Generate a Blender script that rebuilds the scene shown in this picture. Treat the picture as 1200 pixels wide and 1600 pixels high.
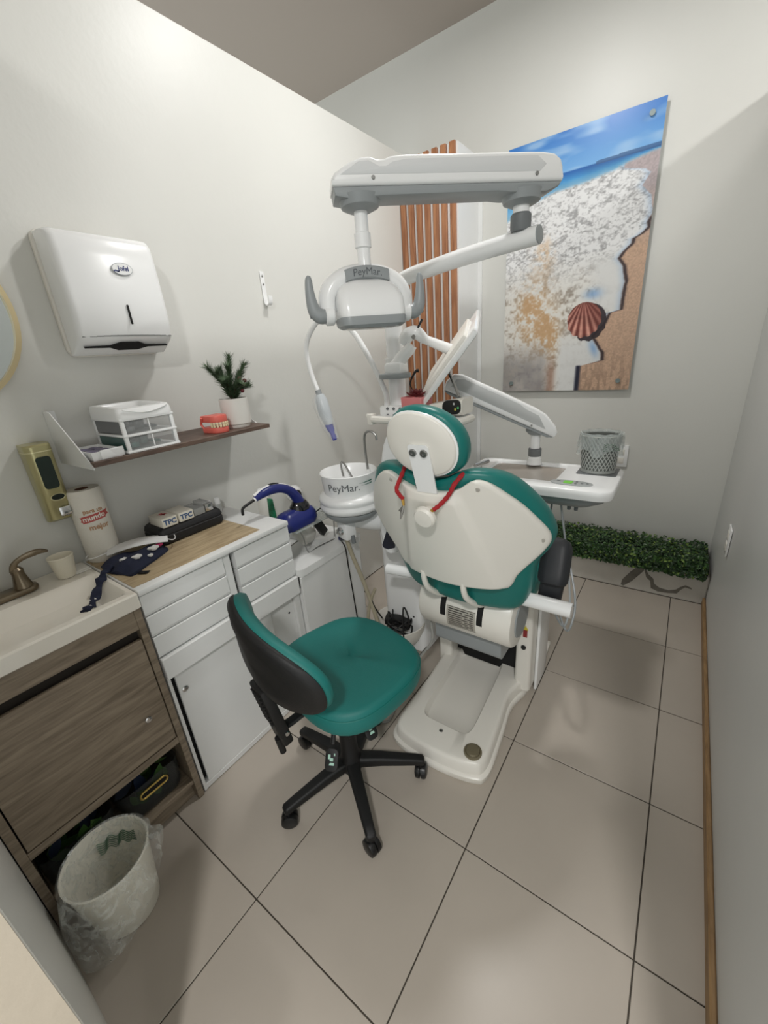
import bpy, bmesh, math, random
import numpy as np
from mathutils import Vector, Matrix
random.seed(7)
for o in list(bpy.data.objects): bpy.data.objects.remove(o)
SC = bpy.context.scene
COL = SC.collection

# ------------------------------------------------------------------ camera
cd = bpy.data.cameras.new('camera'); cam = bpy.data.objects.new('camera', cd); COL.objects.link(cam)
right = Vector((0.81477, 0.57471, -0.07651)); down = Vector((0.15085, -0.33755, -0.92914)); fwd = Vector((-0.55981, 0.74550, -0.36172))
m = Matrix((right, -down, -fwd)).transposed().to_4x4(); m.translation = Vector((0, 0, 1.6))
cam.matrix_world = m
cd.sensor_fit = 'VERTICAL'; cd.sensor_height = 36; cd.sensor_width = 27; cd.lens = 636.35/1600*36; cd.clip_start = .02
SC.camera = cam
# ------------------------------------------------------------------ world, lights, exposure
w = bpy.data.worlds.new('hall_ambient'); SC.world = w; w.use_nodes = True
w.node_tree.nodes['Background'].inputs[0].default_value = (.92, .95, .93, 1)
w.node_tree.nodes['Background'].inputs[1].default_value = .92
def lamp(name, loc, power, size, col=(1, .99, .97), down=True):
    l = bpy.data.lights.new(name, 'AREA'); l.shape = 'DISK'; l.size = size; l.energy = power; l.color = col
    o = bpy.data.objects.new(name, l); COL.objects.link(o); o.location = loc; return o
lamp('room_lamp_light', (-.81, 1.88, 3.40), 19, .24)
lamp('next_room_lamp_light', (1.67, 2.5, 3.40), 60, .25)
lamp('hall_lamp_light', (.75, -1.4, 3.40), 60, .3)
SC.view_settings.view_transform = 'Standard'; SC.view_settings.look = 'None'
SC.view_settings.exposure = 0.2; SC.view_settings.gamma = 1; SC.view_settings.use_curve_mapping = False

# ------------------------------------------------------------------ materials
def lin(c):
    return tuple(((v/255)/12.92 if v/255 <= .04045 else ((v/255+.055)/1.055)**2.4) for v in c)
MATS = {}
def mat(name, c, rough=.5, metal=0., var=0., vscale=6., bump=0., bscale=60., trans=0., alpha=1., coat=0., stretch=None, emit=0.):
    if name in MATS: return MATS[name]
    m = bpy.data.materials.new(name); m.use_nodes = True; nt = m.node_tree; b = nt.nodes['Principled BSDF']
    L = lin(c)
    b.inputs['Base Color'].default_value = (*L, 1); b.inputs['Roughness'].default_value = rough; b.inputs['Metallic'].default_value = metal
    b.inputs['Transmission Weight'].default_value = trans; b.inputs['Alpha'].default_value = alpha; b.inputs['Coat Weight'].default_value = coat
    if emit: b.inputs['Emission Color'].default_value = (*L, 1); b.inputs['Emission Strength'].default_value = emit
    if var or bump:
        tc = nt.nodes.new('ShaderNodeTexCoord'); mp = nt.nodes.new('ShaderNodeMapping'); nt.links.new(tc.outputs['Object'], mp.inputs[0])
        if stretch: mp.inputs['Scale'].default_value = stretch
    if var:
        n = nt.nodes.new('ShaderNodeTexNoise'); n.inputs['Scale'].default_value = vscale; n.inputs['Detail'].default_value = 5
        nt.links.new(mp.outputs[0], n.inputs['Vector'])
        r = nt.nodes.new('ShaderNodeValToRGB'); r.color_ramp.elements[0].position = .3; r.color_ramp.elements[1].position = .7
        r.color_ramp.elements[0].color = (*[v*(1-var) for v in L], 1); r.color_ramp.elements[1].color = (*[min(1, v*(1+var)) for v in L], 1)
        nt.links.new(n.outputs['Fac'], r.inputs[0]); nt.links.new(r.outputs[0], b.inputs['Base Color'])
    if bump:
        n2 = nt.nodes.new('ShaderNodeTexNoise'); n2.inputs['Scale'].default_value = bscale; n2.inputs['Detail'].default_value = 4
        nt.links.new(mp.outputs[0], n2.inputs['Vector'])
        bp = nt.nodes.new('ShaderNodeBump'); bp.inputs['Strength'].default_value = bump; bp.inputs['Distance'].default_value = .01
        nt.links.new(n2.outputs['Fac'], bp.inputs['Height']); nt.links.new(bp.outputs[0], b.inputs['Normal'])
    MATS[name] = m; return m
def wood(name, c1, c2, scale, rough=.5, band=9):
    if name in MATS: return MATS[name]
    m = mat(name, c1, rough); nt = m.node_tree; b = nt.nodes['Principled BSDF']
    tc = nt.nodes.new('ShaderNodeTexCoord'); mp = nt.nodes.new('ShaderNodeMapping'); mp.inputs['Scale'].default_value = scale
    nt.links.new(tc.outputs['Object'], mp.inputs[0])
    n = nt.nodes.new('ShaderNodeTexNoise'); n.inputs['Scale'].default_value = band; n.inputs['Detail'].default_value = 8; n.inputs['Distortion'].default_value = .6
    nt.links.new(mp.outputs[0], n.inputs['Vector'])
    r = nt.nodes.new('ShaderNodeValToRGB'); r.color_ramp.elements[0].position = .32; r.color_ramp.elements[1].position = .68
    r.color_ramp.elements[0].color = (*lin(c1), 1); r.color_ramp.elements[1].color = (*lin(c2), 1)
    nt.links.new(n.outputs['Fac'], r.inputs[0]); nt.links.new(r.outputs[0], b.inputs['Base Color'])
    return m
WALL = mat('wall_paint', (219, 219, 214), .42, bump=.06, bscale=40, var=.012, vscale=3)
WALLR = mat('wall_gloss_paint', (206, 207, 205), .38, bump=.12, bscale=7, var=.02, vscale=2.5)
WALLF = mat('wall_beige_paint', (208, 196, 178), .7, bump=.2, bscale=25, var=.03)
CEIL = mat('ceiling_paint', (172, 162, 153), .8)
TILE = mat('floor_tile', (180, 171, 160), .33, var=.035, vscale=3.5, bump=.015, bscale=12)
GROUT = mat('grout', (70, 65, 58), .9, var=.2, vscale=20)
LEDGE = mat('ledge_plaster', (196, 192, 184), .8, var=.06, vscale=8, bump=.15, bscale=30)
DAMP = mat('exposed_cement', (112, 108, 100), .9, var=.15, vscale=30)
TRIMW = wood('baseboard_wood', (128, 100, 66), (160, 128, 88), (6, 1, 6), .55)
SLAT = wood('slat_wood', (140, 90, 60), (182, 128, 90), (9, 9, .8), .45, 6)
WHITE = mat('white_gloss_plastic', (243, 244, 244), .22, coat=.2)
WHITE2 = mat('white_ivory_plastic', (232, 229, 221), .32)
WHITEM = mat('white_melamine', (230, 231, 230), .35, var=.012, vscale=9)
GREYP = mat('grey_plastic', (150, 155, 157), .38)
GREYD = mat('dark_grey_plastic', (112, 116, 118), .45)
BLACK = mat('black_plastic', (18, 18, 19), .45, bump=.05, bscale=200)
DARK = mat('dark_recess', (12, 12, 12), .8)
CHROME = mat('chrome', (205, 205, 205), .18, 1)
STEEL = mat('brushed_steel', (160, 160, 158), .35, 1)
TEAL = mat('teal_vinyl', (18, 113, 107), .36, bump=.05, bscale=350)
TEAL2 = mat('teal_stool_vinyl', (18, 113, 108), .5, bump=.12, bscale=420)
BRONZE = mat('brushed_bronze', (134, 122, 104), .3, 1)
GOLD = mat('champagne_gold', (186, 180, 136), .3, .7)
GOLDF = mat('brass_frame', (204, 188, 150), .35, .7)

# ------------------------------------------------------------------ geometry helpers
def loft(bm, loops, cap0=True, cap1=True, closed=True):
    vs = [[bm.verts.new(p) for p in lp] for lp in loops]; n = len(vs[0])
    for a, b in zip(vs, vs[1:]):
        for i in range(n if closed else n-1):
            j = (i+1) % n
            bm.faces.new((a[i], a[j], b[j], b[i]))
    if cap0: bm.faces.new(vs[0][::-1])
    if cap1: bm.faces.new(vs[-1])
    return vs
def rr(hw, hh, r, n=5, cx=0, cy=0):
    r = min(r, hw*.999, hh*.999); out = []
    for sx, sy, a0 in ((1, 1, 0), (-1, 1, 90), (-1, -1, 180), (1, -1, 270)):
        for k in range(n+1):
            a = math.radians(a0+90*k/n); out.append((cx+sx*(hw-r)+r*math.cos(a), cy+sy*(hh-r)+r*math.sin(a)))
    return out
def circ(r, n=24, cx=0, cy=0, ry=None):
    return [(cx+r*math.cos(2*math.pi*k/n), cy+(ry or r)*math.sin(2*math.pi*k/n)) for k in range(n)]
def box(bm, c, s, r=0., seg=2, rot=None):
    res = bmesh.ops.create_cube(bm, size=1); vs = res['verts']
    M = Matrix.Diagonal((*s, 1))
    bmesh.ops.transform(bm, matrix=M, verts=vs)
    if r > 0:
        es = list({e for v in vs for e in v.link_edges})
        r2 = bmesh.ops.bevel(bm, geom=es, offset=min(r, min(s)*.49), segments=seg, profile=.5, affect='EDGES')
        vs = list({v for f in r2['faces'] for v in f.verts} | {v for v in vs if v.is_valid})
    if rot is not None: bmesh.ops.transform(bm, matrix=rot.to_4x4(), verts=vs)
    bmesh.ops.translate(bm, vec=c, verts=vs)
    return vs
def bx(bm, x0, x1, y0, y1, z0, z1, r=0., seg=2): return box(bm, ((x0+x1)/2, (y0+y1)/2, (z0+z1)/2), (x1-x0, y1-y0, z1-z0), r, seg)
def spath(pts, k=6):
    P = [Vector(p) for p in pts]; out = []
    for i in range(len(P)-1):
        p0 = P[max(i-1, 0)]; p1 = P[i]; p2 = P[i+1]; p3 = P[min(i+2, len(P)-1)]
        for j in range(k):
            t = j/k
            out.append(.5*((2*p1)+(p2-p0)*t+(2*p0-5*p1+4*p2-p3)*t*t+(3*p1-p0-3*p2+p3)*t**3))
    out.append(P[-1]); return out
def tube(bm, pts, r, n=10, cap=True, flat=1.):
    P = [Vector(p) for p in pts]; N = len(P)
    R = r if isinstance(r, (list, tuple)) else [r]*N
    if len(R) != N: R = [float(np.interp(i/(N-1), np.linspace(0, 1, len(R)), R)) for i in range(N)]
    T = [(P[min(i+1, N-1)]-P[max(i-1, 0)]).normalized() for i in range(N)]
    up = Vector((0, 0, 1)) if abs(T[0].z) < .9 else Vector((1, 0, 0))
    u = T[0].cross(up).normalized(); loops = []
    for i in range(N):
        u = (u-T[i]*u.dot(T[i])).normalized(); v = T[i].cross(u)
        loops.append([P[i]+u*(R[i]*math.cos(2*math.pi*k/n))+v*(R[i]*flat*math.sin(2*math.pi*k/n)) for k in range(n)])
    loft(bm, loops, cap, cap)
def lathe(bm, prof, c=(0, 0, 0), n=32, axis=None, cap0=True, cap1=True, sx=1, sy=1):
    M = Matrix.Identity(3) if axis is None else Vector((0, 0, 1)).rotation_difference(Vector(axis)).to_matrix()
    C = Vector(c); loops = []
    for r, z in prof:
        loops.append([C+M@Vector((sx*r*math.cos(2*math.pi*k/n), sy*r*math.sin(2*math.pi*k/n), z)) for k in range(n)])
    loft(bm, loops, cap0, cap1)
def prism(bm, pts, f, d0, d1, r=0., seg=2):
    """extrude a 2D outline; f(a,b,d)->xyz; r rounds both rims by insetting towards the centroid"""
    cx = sum(p[0] for p in pts)/len(pts); cy = sum(p[1] for p in pts)/len(pts)
    def ins(k):
        out = []; n = len(pts)
        for i in range(n):
            a = Vector(pts[i-1]); b = Vector(pts[i]); c = Vector(pts[(i+1) % n])
            t = (c-a); nn = Vector((t.y, -t.x)); nn = nn.normalized() if nn.length else Vector((0, 0))
            if AREA < 0: nn = -nn
            out.append((b.x-nn.x*k, b.y-nn.y*k))
        return out
    AREA = sum(pts[i-1][0]*pts[i][1]-pts[i][0]*pts[i-1][1] for i in range(len(pts)))
    s = 1 if d1 > d0 else -1
    L = []
    if r > 0:
        for k in range(seg, -1, -1):
            a = math.pi/2*k/seg; L.append((ins(r*(1-math.cos(a))), d0+s*r*(1-math.sin(a)) if False else d0+s*(r-r*math.sin(a)) ))
        for k in range(0, seg+1):
            a = math.pi/2*k/seg; L.append((ins(r*(1-math.cos(a))), d1-s*(r-r*math.sin(a))))
    else: L = [(pts, d0), (pts, d1)]
    loft(bm, [[f(p[0], p[1], d) for p in q] for q, d in L])
OFF = {}
def thing(name, label, cat, loc=(0, 0, 0), group=None, rotz=0):
    o = bpy.data.objects.new(name, None); COL.objects.link(o); o.location = loc; o.rotation_euler = (0, 0, rotz); o.empty_display_size = .05
    o['label'] = label; o['category'] = cat
    if group: o['group'] = group
    OFF[o.name] = Vector(loc); return o
def tag(o, label, cat, group=None):
    o['label'] = label; o['category'] = cat
    if group: o['group'] = group
    return o
def obj(name, bm, m, parent=None, sharp=35, local=False, label=None, kind=None, smooth=True):
    if parent is not None and not local: bmesh.ops.translate(bm, vec=-OFF[parent.name], verts=bm.verts)
    bmesh.ops.recalc_face_normals(bm, faces=bm.faces)
    me = bpy.data.meshes.new(name); bm.to_mesh(me); bm.free()
    if smooth:
        me.polygons.foreach_set('use_smooth', [True]*len(me.polygons)); me.set_sharp_from_angle(angle=math.radians(sharp))
    for mm in (m if isinstance(m, list) else [m]): me.materials.append(mm)
    o = bpy.data.objects.new(name, me); COL.objects.link(o)
    if parent is not None: o.parent = parent; OFF[o.name] = OFF[parent.name]
    else: OFF[o.name] = Vector((0, 0, 0))
    if label: o['label'] = label
    if kind: o['kind'] = kind
    return o
def B(): return bmesh.new()
def mk(name, m, parent, fn, **k):
    bm = B(); fn(bm); return obj(name, bm, m, parent, **k)
def struct(name, bm, m, parent=None): return obj(name, bm, m, parent, kind='structure' if parent is None else None)
def text(bm, body, size, f, bold=0.):
    cu = bpy.data.curves.new('t', 'FONT'); cu.body = body; cu.size = size; cu.align_x = 'CENTER'; cu.align_y = 'CENTER'; cu.offset = bold; cu.resolution_u = 3
    ob = bpy.data.objects.new('t', cu); COL.objects.link(ob)
    me = bpy.data.meshes.new_from_object(ob.evaluated_get(bpy.context.evaluated_depsgraph_get()))
    vs = [bm.verts.new(f(v.co.x, v.co.y)) for v in me.vertices]
    for p in me.polygons:
        try: bm.faces.new([vs[i] for i in p.vertices])
        except ValueError: pass
    bpy.data.objects.remove(ob); bpy.data.curves.remove(cu); bpy.data.meshes.remove(me)

XL, XR, YB, ZC, ZP, ZPR = -1.79, .29, 3.2, 3.49, 2.83, 2.72
# ------------------------------------------------------------------ setting
bm = B(); bx(bm, -1.89, .37, -.9, 3.3, -.08, -.004); floor = struct('floor', bm, GROUT)
xs = [-1.79, -1.381, -.881, -.381, .1187, .288]; ys = [-.9, -.663, -.171, .321, .813, 1.305, 1.797, 2.289, 2.828]
for i in range(5):
    for j in range(8):
        bm = B(); bx(bm, xs[i]+.002, xs[i+1]-.002, ys[j]+.002, ys[j+1]-.002, -.03, random.uniform(-.0006, .0), .0012, 1); obj('tile', bm, TILE, floor)
bm = B(); bx(bm, -5, 3.2, -3, YB+.1, ZC, ZC+.06); struct('ceiling', bm, CEIL)
bm = B(); bx(bm, XL-.1, XL, -.9, YB, 0, ZP, .004, 1); struct('wall_left', bm, WALL)
bm = B(); bx(bm, -5, 3.2, YB, YB+.1, 0, ZC); struct('wall_back', bm, WALL)
bm = B(); bx(bm, XR, XR+.08, .25, YB, 0, ZPR, .004, 1); struct('wall_right', bm, WALLR)
bm = B(); bx(bm, XL, -.712, -.30, -.075, 0, ZP)
for v in bm.verts:
    pass
wf = struct('wall_front', bm, WALL)
bm = B(); bx(bm, -.712, -.708, -.30, -.077, 0, ZP)
obj('end_face', bm, WALLF, wf, label='beige unfinished end of the wall')
bm = B(); bx(bm, XR-.016, XR-.0005, .25, 2.82, 0, .055, .004, 1); struct('baseboard_right', bm, TRIMW)
# ledge with cracks
bm = B(); bx(bm, -1.36, XR-.001, 2.825, YB-.001, 0, .19, .006, 1); ledge = struct('wall_ledge', bm, LEDGE)
def crack(bm, pts): prism(bm, pts, lambda a, b, d: (a, d, b), 2.8235, 2.826)
mk('plaster_patch', DAMP, ledge, lambda bm: crack(bm, [(-.165, .02), (-.15, .012), (-.105, .06), (-.05, .15), (-.045, .185), (-.08, .18), (-.12, .13), (-.16, .06)]), label='dark patch of missing plaster', smooth=False)
mk('plaster_crack', DAMP, ledge, lambda bm: crack(bm, [(-.04, .17), (-.02, .135), (.01, .11), (.02, .075), (.05, .055), (.10, .05), (.135, .065), (.155, .09), (.18, .11), (.21, .10), (.215, .09), (.18, .095), (.16, .07), (.145, .04), (.10, .03), (.045, .025), (.005, .04), (-.005, .09), (-.03, .11), (-.045, .16)]), label='jagged grey crack in the plaster', smooth=False)
# slatted column
col = thing('slatted_column', 'white corner column with vertical wooden slats on its front', 'column', (-1.575, 3.02, 0))
mk('body', WHITEM, col, lambda bm: bx(bm, XL+.001, -1.362, 2.866, YB-.001, 0, 2.77))
for k in range(7):
    x0 = -1.784+k*.0622
    mk('slat', SLAT, col, lambda bm: bx(bm, x0, x0+.038, 2.845, 2.8665, 0.05, 2.772, .002, 1))
mk('trim_strip', WHITEM, col, lambda bm: bx(bm, -1.362, -1.335, 3.188, YB-.001, 0, 2.765))
# ------------------------------------------------------------------ picture on the back wall
def vnoise(n, m, seed, fx, fy):
    rng = np.random.RandomState(seed); g = rng.rand(int(fy)+2, int(fx)+2)
    yy = np.linspace(0, fy-1e-6, m); xx = np.linspace(0, fx-1e-6, n)
    yi = yy.astype(int); xi = xx.astype(int); ty = yy-yi; tx = xx-xi; ty = ty*ty*(3-2*ty); tx = tx*tx*(3-2*tx)
    a = g[yi][:, xi]; b = g[yi][:, xi+1]; c = g[yi+1][:, xi]; d = g[yi+1][:, xi+1]
    return (a*(1-tx)+b*tx)*(1-ty)[:, None]+(c*(1-tx)+d*tx)*ty[:, None]
def beach(n, m):
    u = np.linspace(0, 1, n)[None, :].repeat(m, 0); v = np.linspace(0, 1, m)[:, None].repeat(n, 1)
    C = lambda *c: np.array(c, float)
    def mix(a, b, t): return a*(1-t[..., None])+b*t[..., None]
    N1 = .6*vnoise(n, m, 1, 6, 10)+.4*vnoise(n, m, 2, 14, 30); NS = .6*vnoise(n, m, 3, 5, 26)+.4*vnoise(n, m, 4, 10, 60)
    NF = .25*vnoise(n, m, 5, 18, 50)+.35*vnoise(n, m, 6, 48, 130)+.4*vnoise(n, m, 16, 95, 240); NB = .3*vnoise(n, m, 7, 12, 22)+.4*vnoise(n, m, 8, 34, 60)+.3*vnoise(n, m, 17, 80, 140); NG = vnoise(n, m, 9, 120, 210)
    # sand
    img = mix(C(196, 164, 140)+0*u[..., None], C(178, 166, 168), np.clip((v-.55)/.2, 0, 1)); img = img*(.93+.14*NG)[..., None]
    img = img*(1-.14*np.clip((.2-v)/.2, 0, 1)*(vnoise(n, m, 10, 60, 30) > .5))[..., None]
    # foam area
    pts = np.array([(.0, .606), (.107, .634), (.127, .784), (.159, .778), (.23, .698), (.28, .776), (.317, .80), (.325, .877), (.388, .876), (.429, .885), (.487, .861), (.517, .824), (.536, .845), (.563, .898), (.579, .901), (.59, .95), (.608, .985), (.625, .976), (.653, 1.0), (.713, .982), (.749, .919), (.785, .96), (.80, .93), (.82, .80)])
    edge = np.interp(v[:, 0], pts[:, 0], pts[:, 1])[:, None]+.012*(NB-.5)
    foam = mix(C(232, 233, 234)+0*u[..., None], C(150, 150, 152), np.clip((NF-.44)*3.0, 0, 1)*.85)
    low = mix(C(228, 226, 220)+0*u[..., None], C(146, 136, 126), np.clip((NB-.46)*3.4, 0, 1)*.85)
    foam = mix(foam, low, np.clip((.56-v)/.15, 0, 1))
    og = np.exp(-((u-.24)/.13)**2-((v-.34)/.12)**2)+.8*np.exp(-((u-.38)/.08)**2-((v-.24)/.09)**2)+.5*np.exp(-((u-.3)/.08)**2-((v-.58)/.06)**2)
    foam = mix(foam, C(204, 164, 120), np.clip(og*1.6*np.clip((NB-.33)*2.5, 0, 1), 0, .85))
    gr = np.clip((.24-v)/.14, 0, 1)*np.clip((.42-u)/.1, 0, 1)
    foam = mix(foam, mix(C(128, 124, 126)+0*u[..., None], C(188, 182, 176), np.clip((N1*.5+NB*.5-.3)*2.4, 0, 1)), gr*.85)
    foam = mix(foam, C(150, 112, 92), np.exp(-((u-.41)/.035)**2)*np.clip((.17-v)/.08, 0, 1)*.7)
    smooth = np.clip((u-edge+.24)/.1, 0, 1)*np.clip((.56-v)/.06, 0, 1)*np.clip((v-.29)/.05, 0, 1)
    smooth = np.maximum(smooth, np.clip((u-.44)/.05, 0, 1)*np.clip((.27-v)/.08, 0, 1))
    foam = mix(foam, C(222, 223, 222), smooth*.9)
    foam = mix(foam, C(132, 170, 214), .8*np.exp(-((u-.68)/.06)**2-((v-.40)/.02)**2)+.8*np.exp(-((u-.715-(v-.19)*-.6)/.03)**2-((v-.18)/.035)**2)+.35*np.exp(-((u-edge)/.03)**2)*(v > .3))
    f = np.clip((edge-u)/.008+.5, 0, 1); img = mix(img, foam, f)
    dk = np.exp(-((u-edge-.010)/.011)**2)*np.clip((.66-v)/.03, 0, 1)*np.clip((v-.11)/.02, 0, 1)
    img = mix(img, C(52, 40, 44), np.clip(dk*1.1, 0, .92))
    img = mix(img, C(38, 40, 58), np.clip(1.4-np.abs(u-.622)/.019, 0, 1)*np.clip((.112-v)/.006, 0, 1))
    # sea
    sea_low = np.interp(u[0], [0, .17, .35, .56, .74, .85, 1], [.735, .777, .80, .806, .82, .838, .849])[None, :]+.008*(NF-.5)
    t = np.clip((v-sea_low)/(.862-sea_low+1e-3), 0, 1)
    sea = mix(C(150, 190, 214)+0*u[..., None], C(74, 152, 208), np.clip(t*2, 0, 1)); sea = mix(sea, C(34, 98, 172), np.clip((t-.45)*2.2, 0, 1)); sea = sea*(.92+.16*NS)[..., None]
    img = mix(img, sea, np.clip((v-sea_low)/.012+.3, 0, 1))
    sky = mix(C(118, 176, 230)+0*u[..., None], C(64, 128, 206), np.clip((v-.862)/.13, 0, 1)); sky = mix(sky, C(172, 204, 236), np.clip((NS-.52)*2.4, 0, .75))
    img = mix(img, sky, np.clip((v-.862)/.003+.5, 0, 1))
    isl = (v > .858)*(v < .868+.004*np.clip((u-.6)*4, 0, 1)*(NS > .3))*(u > .62)
    img = mix(img, C(54, 92, 140), isl.astype(float)*.8)
    # shell
    ex, ez = (u-.633)*.838, (v-.300)*1.479; su, sv = ex+.012, ez-.135; ang = np.arctan2(su, -sv); rad = np.hypot(su, sv)
    def scal(ox, oz, rx, rz): 
        th = np.arctan2(ez-oz, ex-ox); return ((ex-ox)/rx)**2+((ez-oz)/rz)**2 < (1+.035*np.cos(ang*30)*(ez < 0))**2
    sh = scal(0, 0, .102, .105)
    shd = scal(.03, -.018, .104, .112)*(ex > -.03)
    img = mix(img, C(44, 34, 40), shd.astype(float)*.9)
    st = .5+.5*np.cos(ang*30)
    shc = mix(C(112, 54, 48)+0*u[..., None], C(238, 178, 160), st*np.clip(.5+rad*2.0, 0, 1)); shc = shc*(.86+.2*vnoise(n, m, 11, 12, 90))[..., None]
    shc = mix(shc, C(104, 50, 44), np.clip((ang-.25)*1.2, 0, .5))
    img = mix(img, shc, sh.astype(float))
    return np.clip(img, 0, 255)
art = thing('wall_picture', 'large printed beach picture with a scallop shell on the back wall', 'picture', (-.728, 3.18, 1.26))
def art_panel():
    n, m = 270, 480; x0, x1, z0, z1, y = -1.147, -.309, 1.26, 2.739, 3.165
    xx = np.linspace(x0, x1, n)-art.location.x; zz = np.linspace(z0, z1, m)-art.location.z
    V = np.stack([np.tile(xx, m), np.full(n*m, y-art.location.y), np.repeat(zz, n)], 1)
    i = np.arange((m-1)*(n-1)); r, c = i//(n-1), i % (n-1); a = r*n+c
    F = np.stack([a, a+1, a+n+1, a+n], 1)
    me = bpy.data.meshes.new('print'); me.from_pydata(V.tolist(), [], F.tolist())
    img = beach(n, m)/255.; L = np.where(img <= .04045, img/12.92, ((img+.055)/1.055)**2.4).reshape(-1, 3)
    at = me.color_attributes.new('ink', 'FLOAT_COLOR', 'POINT'); at.data.foreach_set('color', np.concatenate([L, np.ones((n*m, 1))], 1).ravel())
    mm = mat('printed_picture', (200, 200, 200), .3); nd = mm.node_tree.nodes.new('ShaderNodeAttribute'); nd.attribute_name = 'ink'
    mm.node_tree.links.new(nd.outputs['Color'], mm.node_tree.nodes['Principled BSDF'].inputs['Base Color'])
    me.materials.append(mm); o = bpy.data.objects.new('print', me); COL.objects.link(o); o.parent = art; OFF[o.name] = OFF[art.name]
art_panel()
mk('panel', mat('panel_edge', (190, 200, 206), .2), art, lambda bm: bx(bm, -1.147, -.309, 3.1652, 3.172, 1.26, 2.739))
for px, pz in ((-.369, 2.683), (-.376, 1.318), (-1.087, 2.683), (-1.08, 1.318)):
    mk('standoff', mat('standoff_grey', (128, 140, 140), .4, .3), art, lambda bm: lathe(bm, [(.0, 0), (.014, 0), (.014, .006), (.009, .0065), (.009, .046)], (px, 3.153, pz), 16, (0, 1, 0), cap0=False))
# ------------------------------------------------------------------ hedge mat on the ledge
hed = thing('artificial_hedge', 'long artificial boxwood hedge lying on the low back ledge', 'hedge', (-.53, 3.0, .19))
mk('backing', mat('hedge_backing', (22, 34, 18), .9), hed, lambda bm: bx(bm, -1.33, XR-.012, 2.83, YB-.03, .192, .235, .01))
def leaves(bm):
    rnd = random.Random(3)
    for i in range(11000):
        x = rnd.uniform(-1.33, XR-.018)
        s = rnd.random()
        if s < .55: y = rnd.uniform(2.81, 3.165); z = .238+rnd.uniform(0, .045); nrm = Vector((rnd.uniform(-.7, .7), rnd.uniform(-.9, .4), 1))
        else: y = 2.815-rnd.uniform(-.01, .03); z = rnd.uniform(.18, .285); nrm = Vector((rnd.uniform(-.7, .7), -1, rnd.uniform(-.3, 1)))
        nrm.normalize(); t = nrm.orthogonal().normalized(); t.rotate(Matrix.Rotation(rnd.uniform(0, 6.28), 3, nrm)); b = nrm.cross(t)
        L = rnd.uniform(.009, .015); W = L*.62; c = Vector((min(x, XR-.03), y, z))
        vs = [bm.verts.new(c+q) for q in (-t*L, b*W+nrm*.003, t*L, -b*W+nrm*.003)]
        f = bm.faces.new((vs[0], vs[1], vs[2])); g = bm.faces.new((vs[0], vs[2], vs[3]))
        k = 0 if rnd.random() < .6 else (1 if rnd.random() < .75 else 2)
        f.material_index = g.material_index = k
lv = mk('leaves', [mat('leaf_dark', (34, 62, 28), .45), mat('leaf_mid', (56, 92, 38), .45), mat('leaf_light', (112, 138, 62), .45)], hed, leaves, smooth=False, kind='stuff')
# ------------------------------------------------------------------ sockets
def socket(name, label, loc, face):
    t = thing(name, label, 'outlet', loc)
    if face == 'x':
        mk('plate', WHITE, t, lambda bm: box(bm, (loc[0]-.005, loc[1], loc[2]), (.008, .10, .14), .003))
        for dz in (-.03, .03): mk('receptacle', WHITE2, t, lambda bm: box(bm, (loc[0]-.010, loc[1], loc[2]+dz), (.004, .045, .04), .0015))
    else:
        mk('plate', WHITE, t, lambda bm: box(bm, (loc[0], loc[1]-.006, loc[2]), (.09, .01, .15), .003))
        for dz in (-.03, .03): mk('receptacle', WHITE2, t, lambda bm: box(bm, (loc[0], loc[1]-.012, loc[2]+dz), (.045, .004, .04), .0015))
socket('power_outlet', 'small white double socket low on the right wall', (XR-.001, 2.46, .60), 'x')
socket('power_outlet', 'white socket plate on back wall behind the mesh bin', (-.305, YB-.001, .81), 'y')
# ------------------------------------------------------------------ round mirror (mostly cut by the frame edge)
mr = thing('round_mirror', 'round mirror in a thin brass frame above the sink', 'mirror', (XL+.001, .232, 1.803))
mk('frame', GOLDF, mr, lambda bm: lathe(bm, [(.256, 0), (.27, 0), (.27, .03), (.256, .03), (.256, .018)], (XL+.001, .232, 1.803), 64, (1, 0, 0), cap0=False, cap1=False), sharp=30)
mk('glass', mat('mirror_glass', (225, 232, 232), .03, 1), mr, lambda bm: lathe(bm, [(.257, .012), (.257, .018)], (XL+.001, .232, 1.803), 64, (1, 0, 0)))
# ------------------------------------------------------------------ towel dispenser
dy0, dy1, dz0, dz1 = .612, .938, 1.67, 2.065; W = XL+.001
dp = thing('towel_dispenser', 'large white paper towel dispenser mounted on the left wall', 'dispenser', (W, (dy0+dy1)/2, dz0))
mk('back_plate', WHITE2, dp, lambda bm: prism(bm, rr((dy1-dy0)/2, (dz1-dz0)/2-.004, .03, 5, (dy0+dy1)/2, (dz0+dz1)/2-.004), lambda a, b, d: (d, a, b), W, W+.022, .004))
def dcover(bm):
    yc = (dy0+dy1)/2; hw = (dy1-dy0)/2
    zs = [(dz0+.004, .03), (dz0+.022, .07), (dz0+.040, .100), (dz0+.052, .118), (dz0+.06, .122), (dz0+.09, .126), (dz0+.11, .131), (dz0+.20, .129), (dz0+.30, .124), (dz0+.36, .118), (dz0+.378, .105), (dz0+.386, .08), (dz0+.388, .03)]
    loops = []
    for z, d in zs:
        a = rr(d/2, hw-.002, .022, 5, d/2, 0)
        loops.append([(W+.022+max(0, p[0])-.0+( .006*(1-(p[1]/hw)**2) if p[0] > d*.7 else 0), yc+p[1], z-(.018*(p[1]/hw)**2 if z > dz0+.3 else 0)) for p in a])
    loft(bm, loops)
mk('cover', WHITE, dp, dcover, sharp=40)
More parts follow.
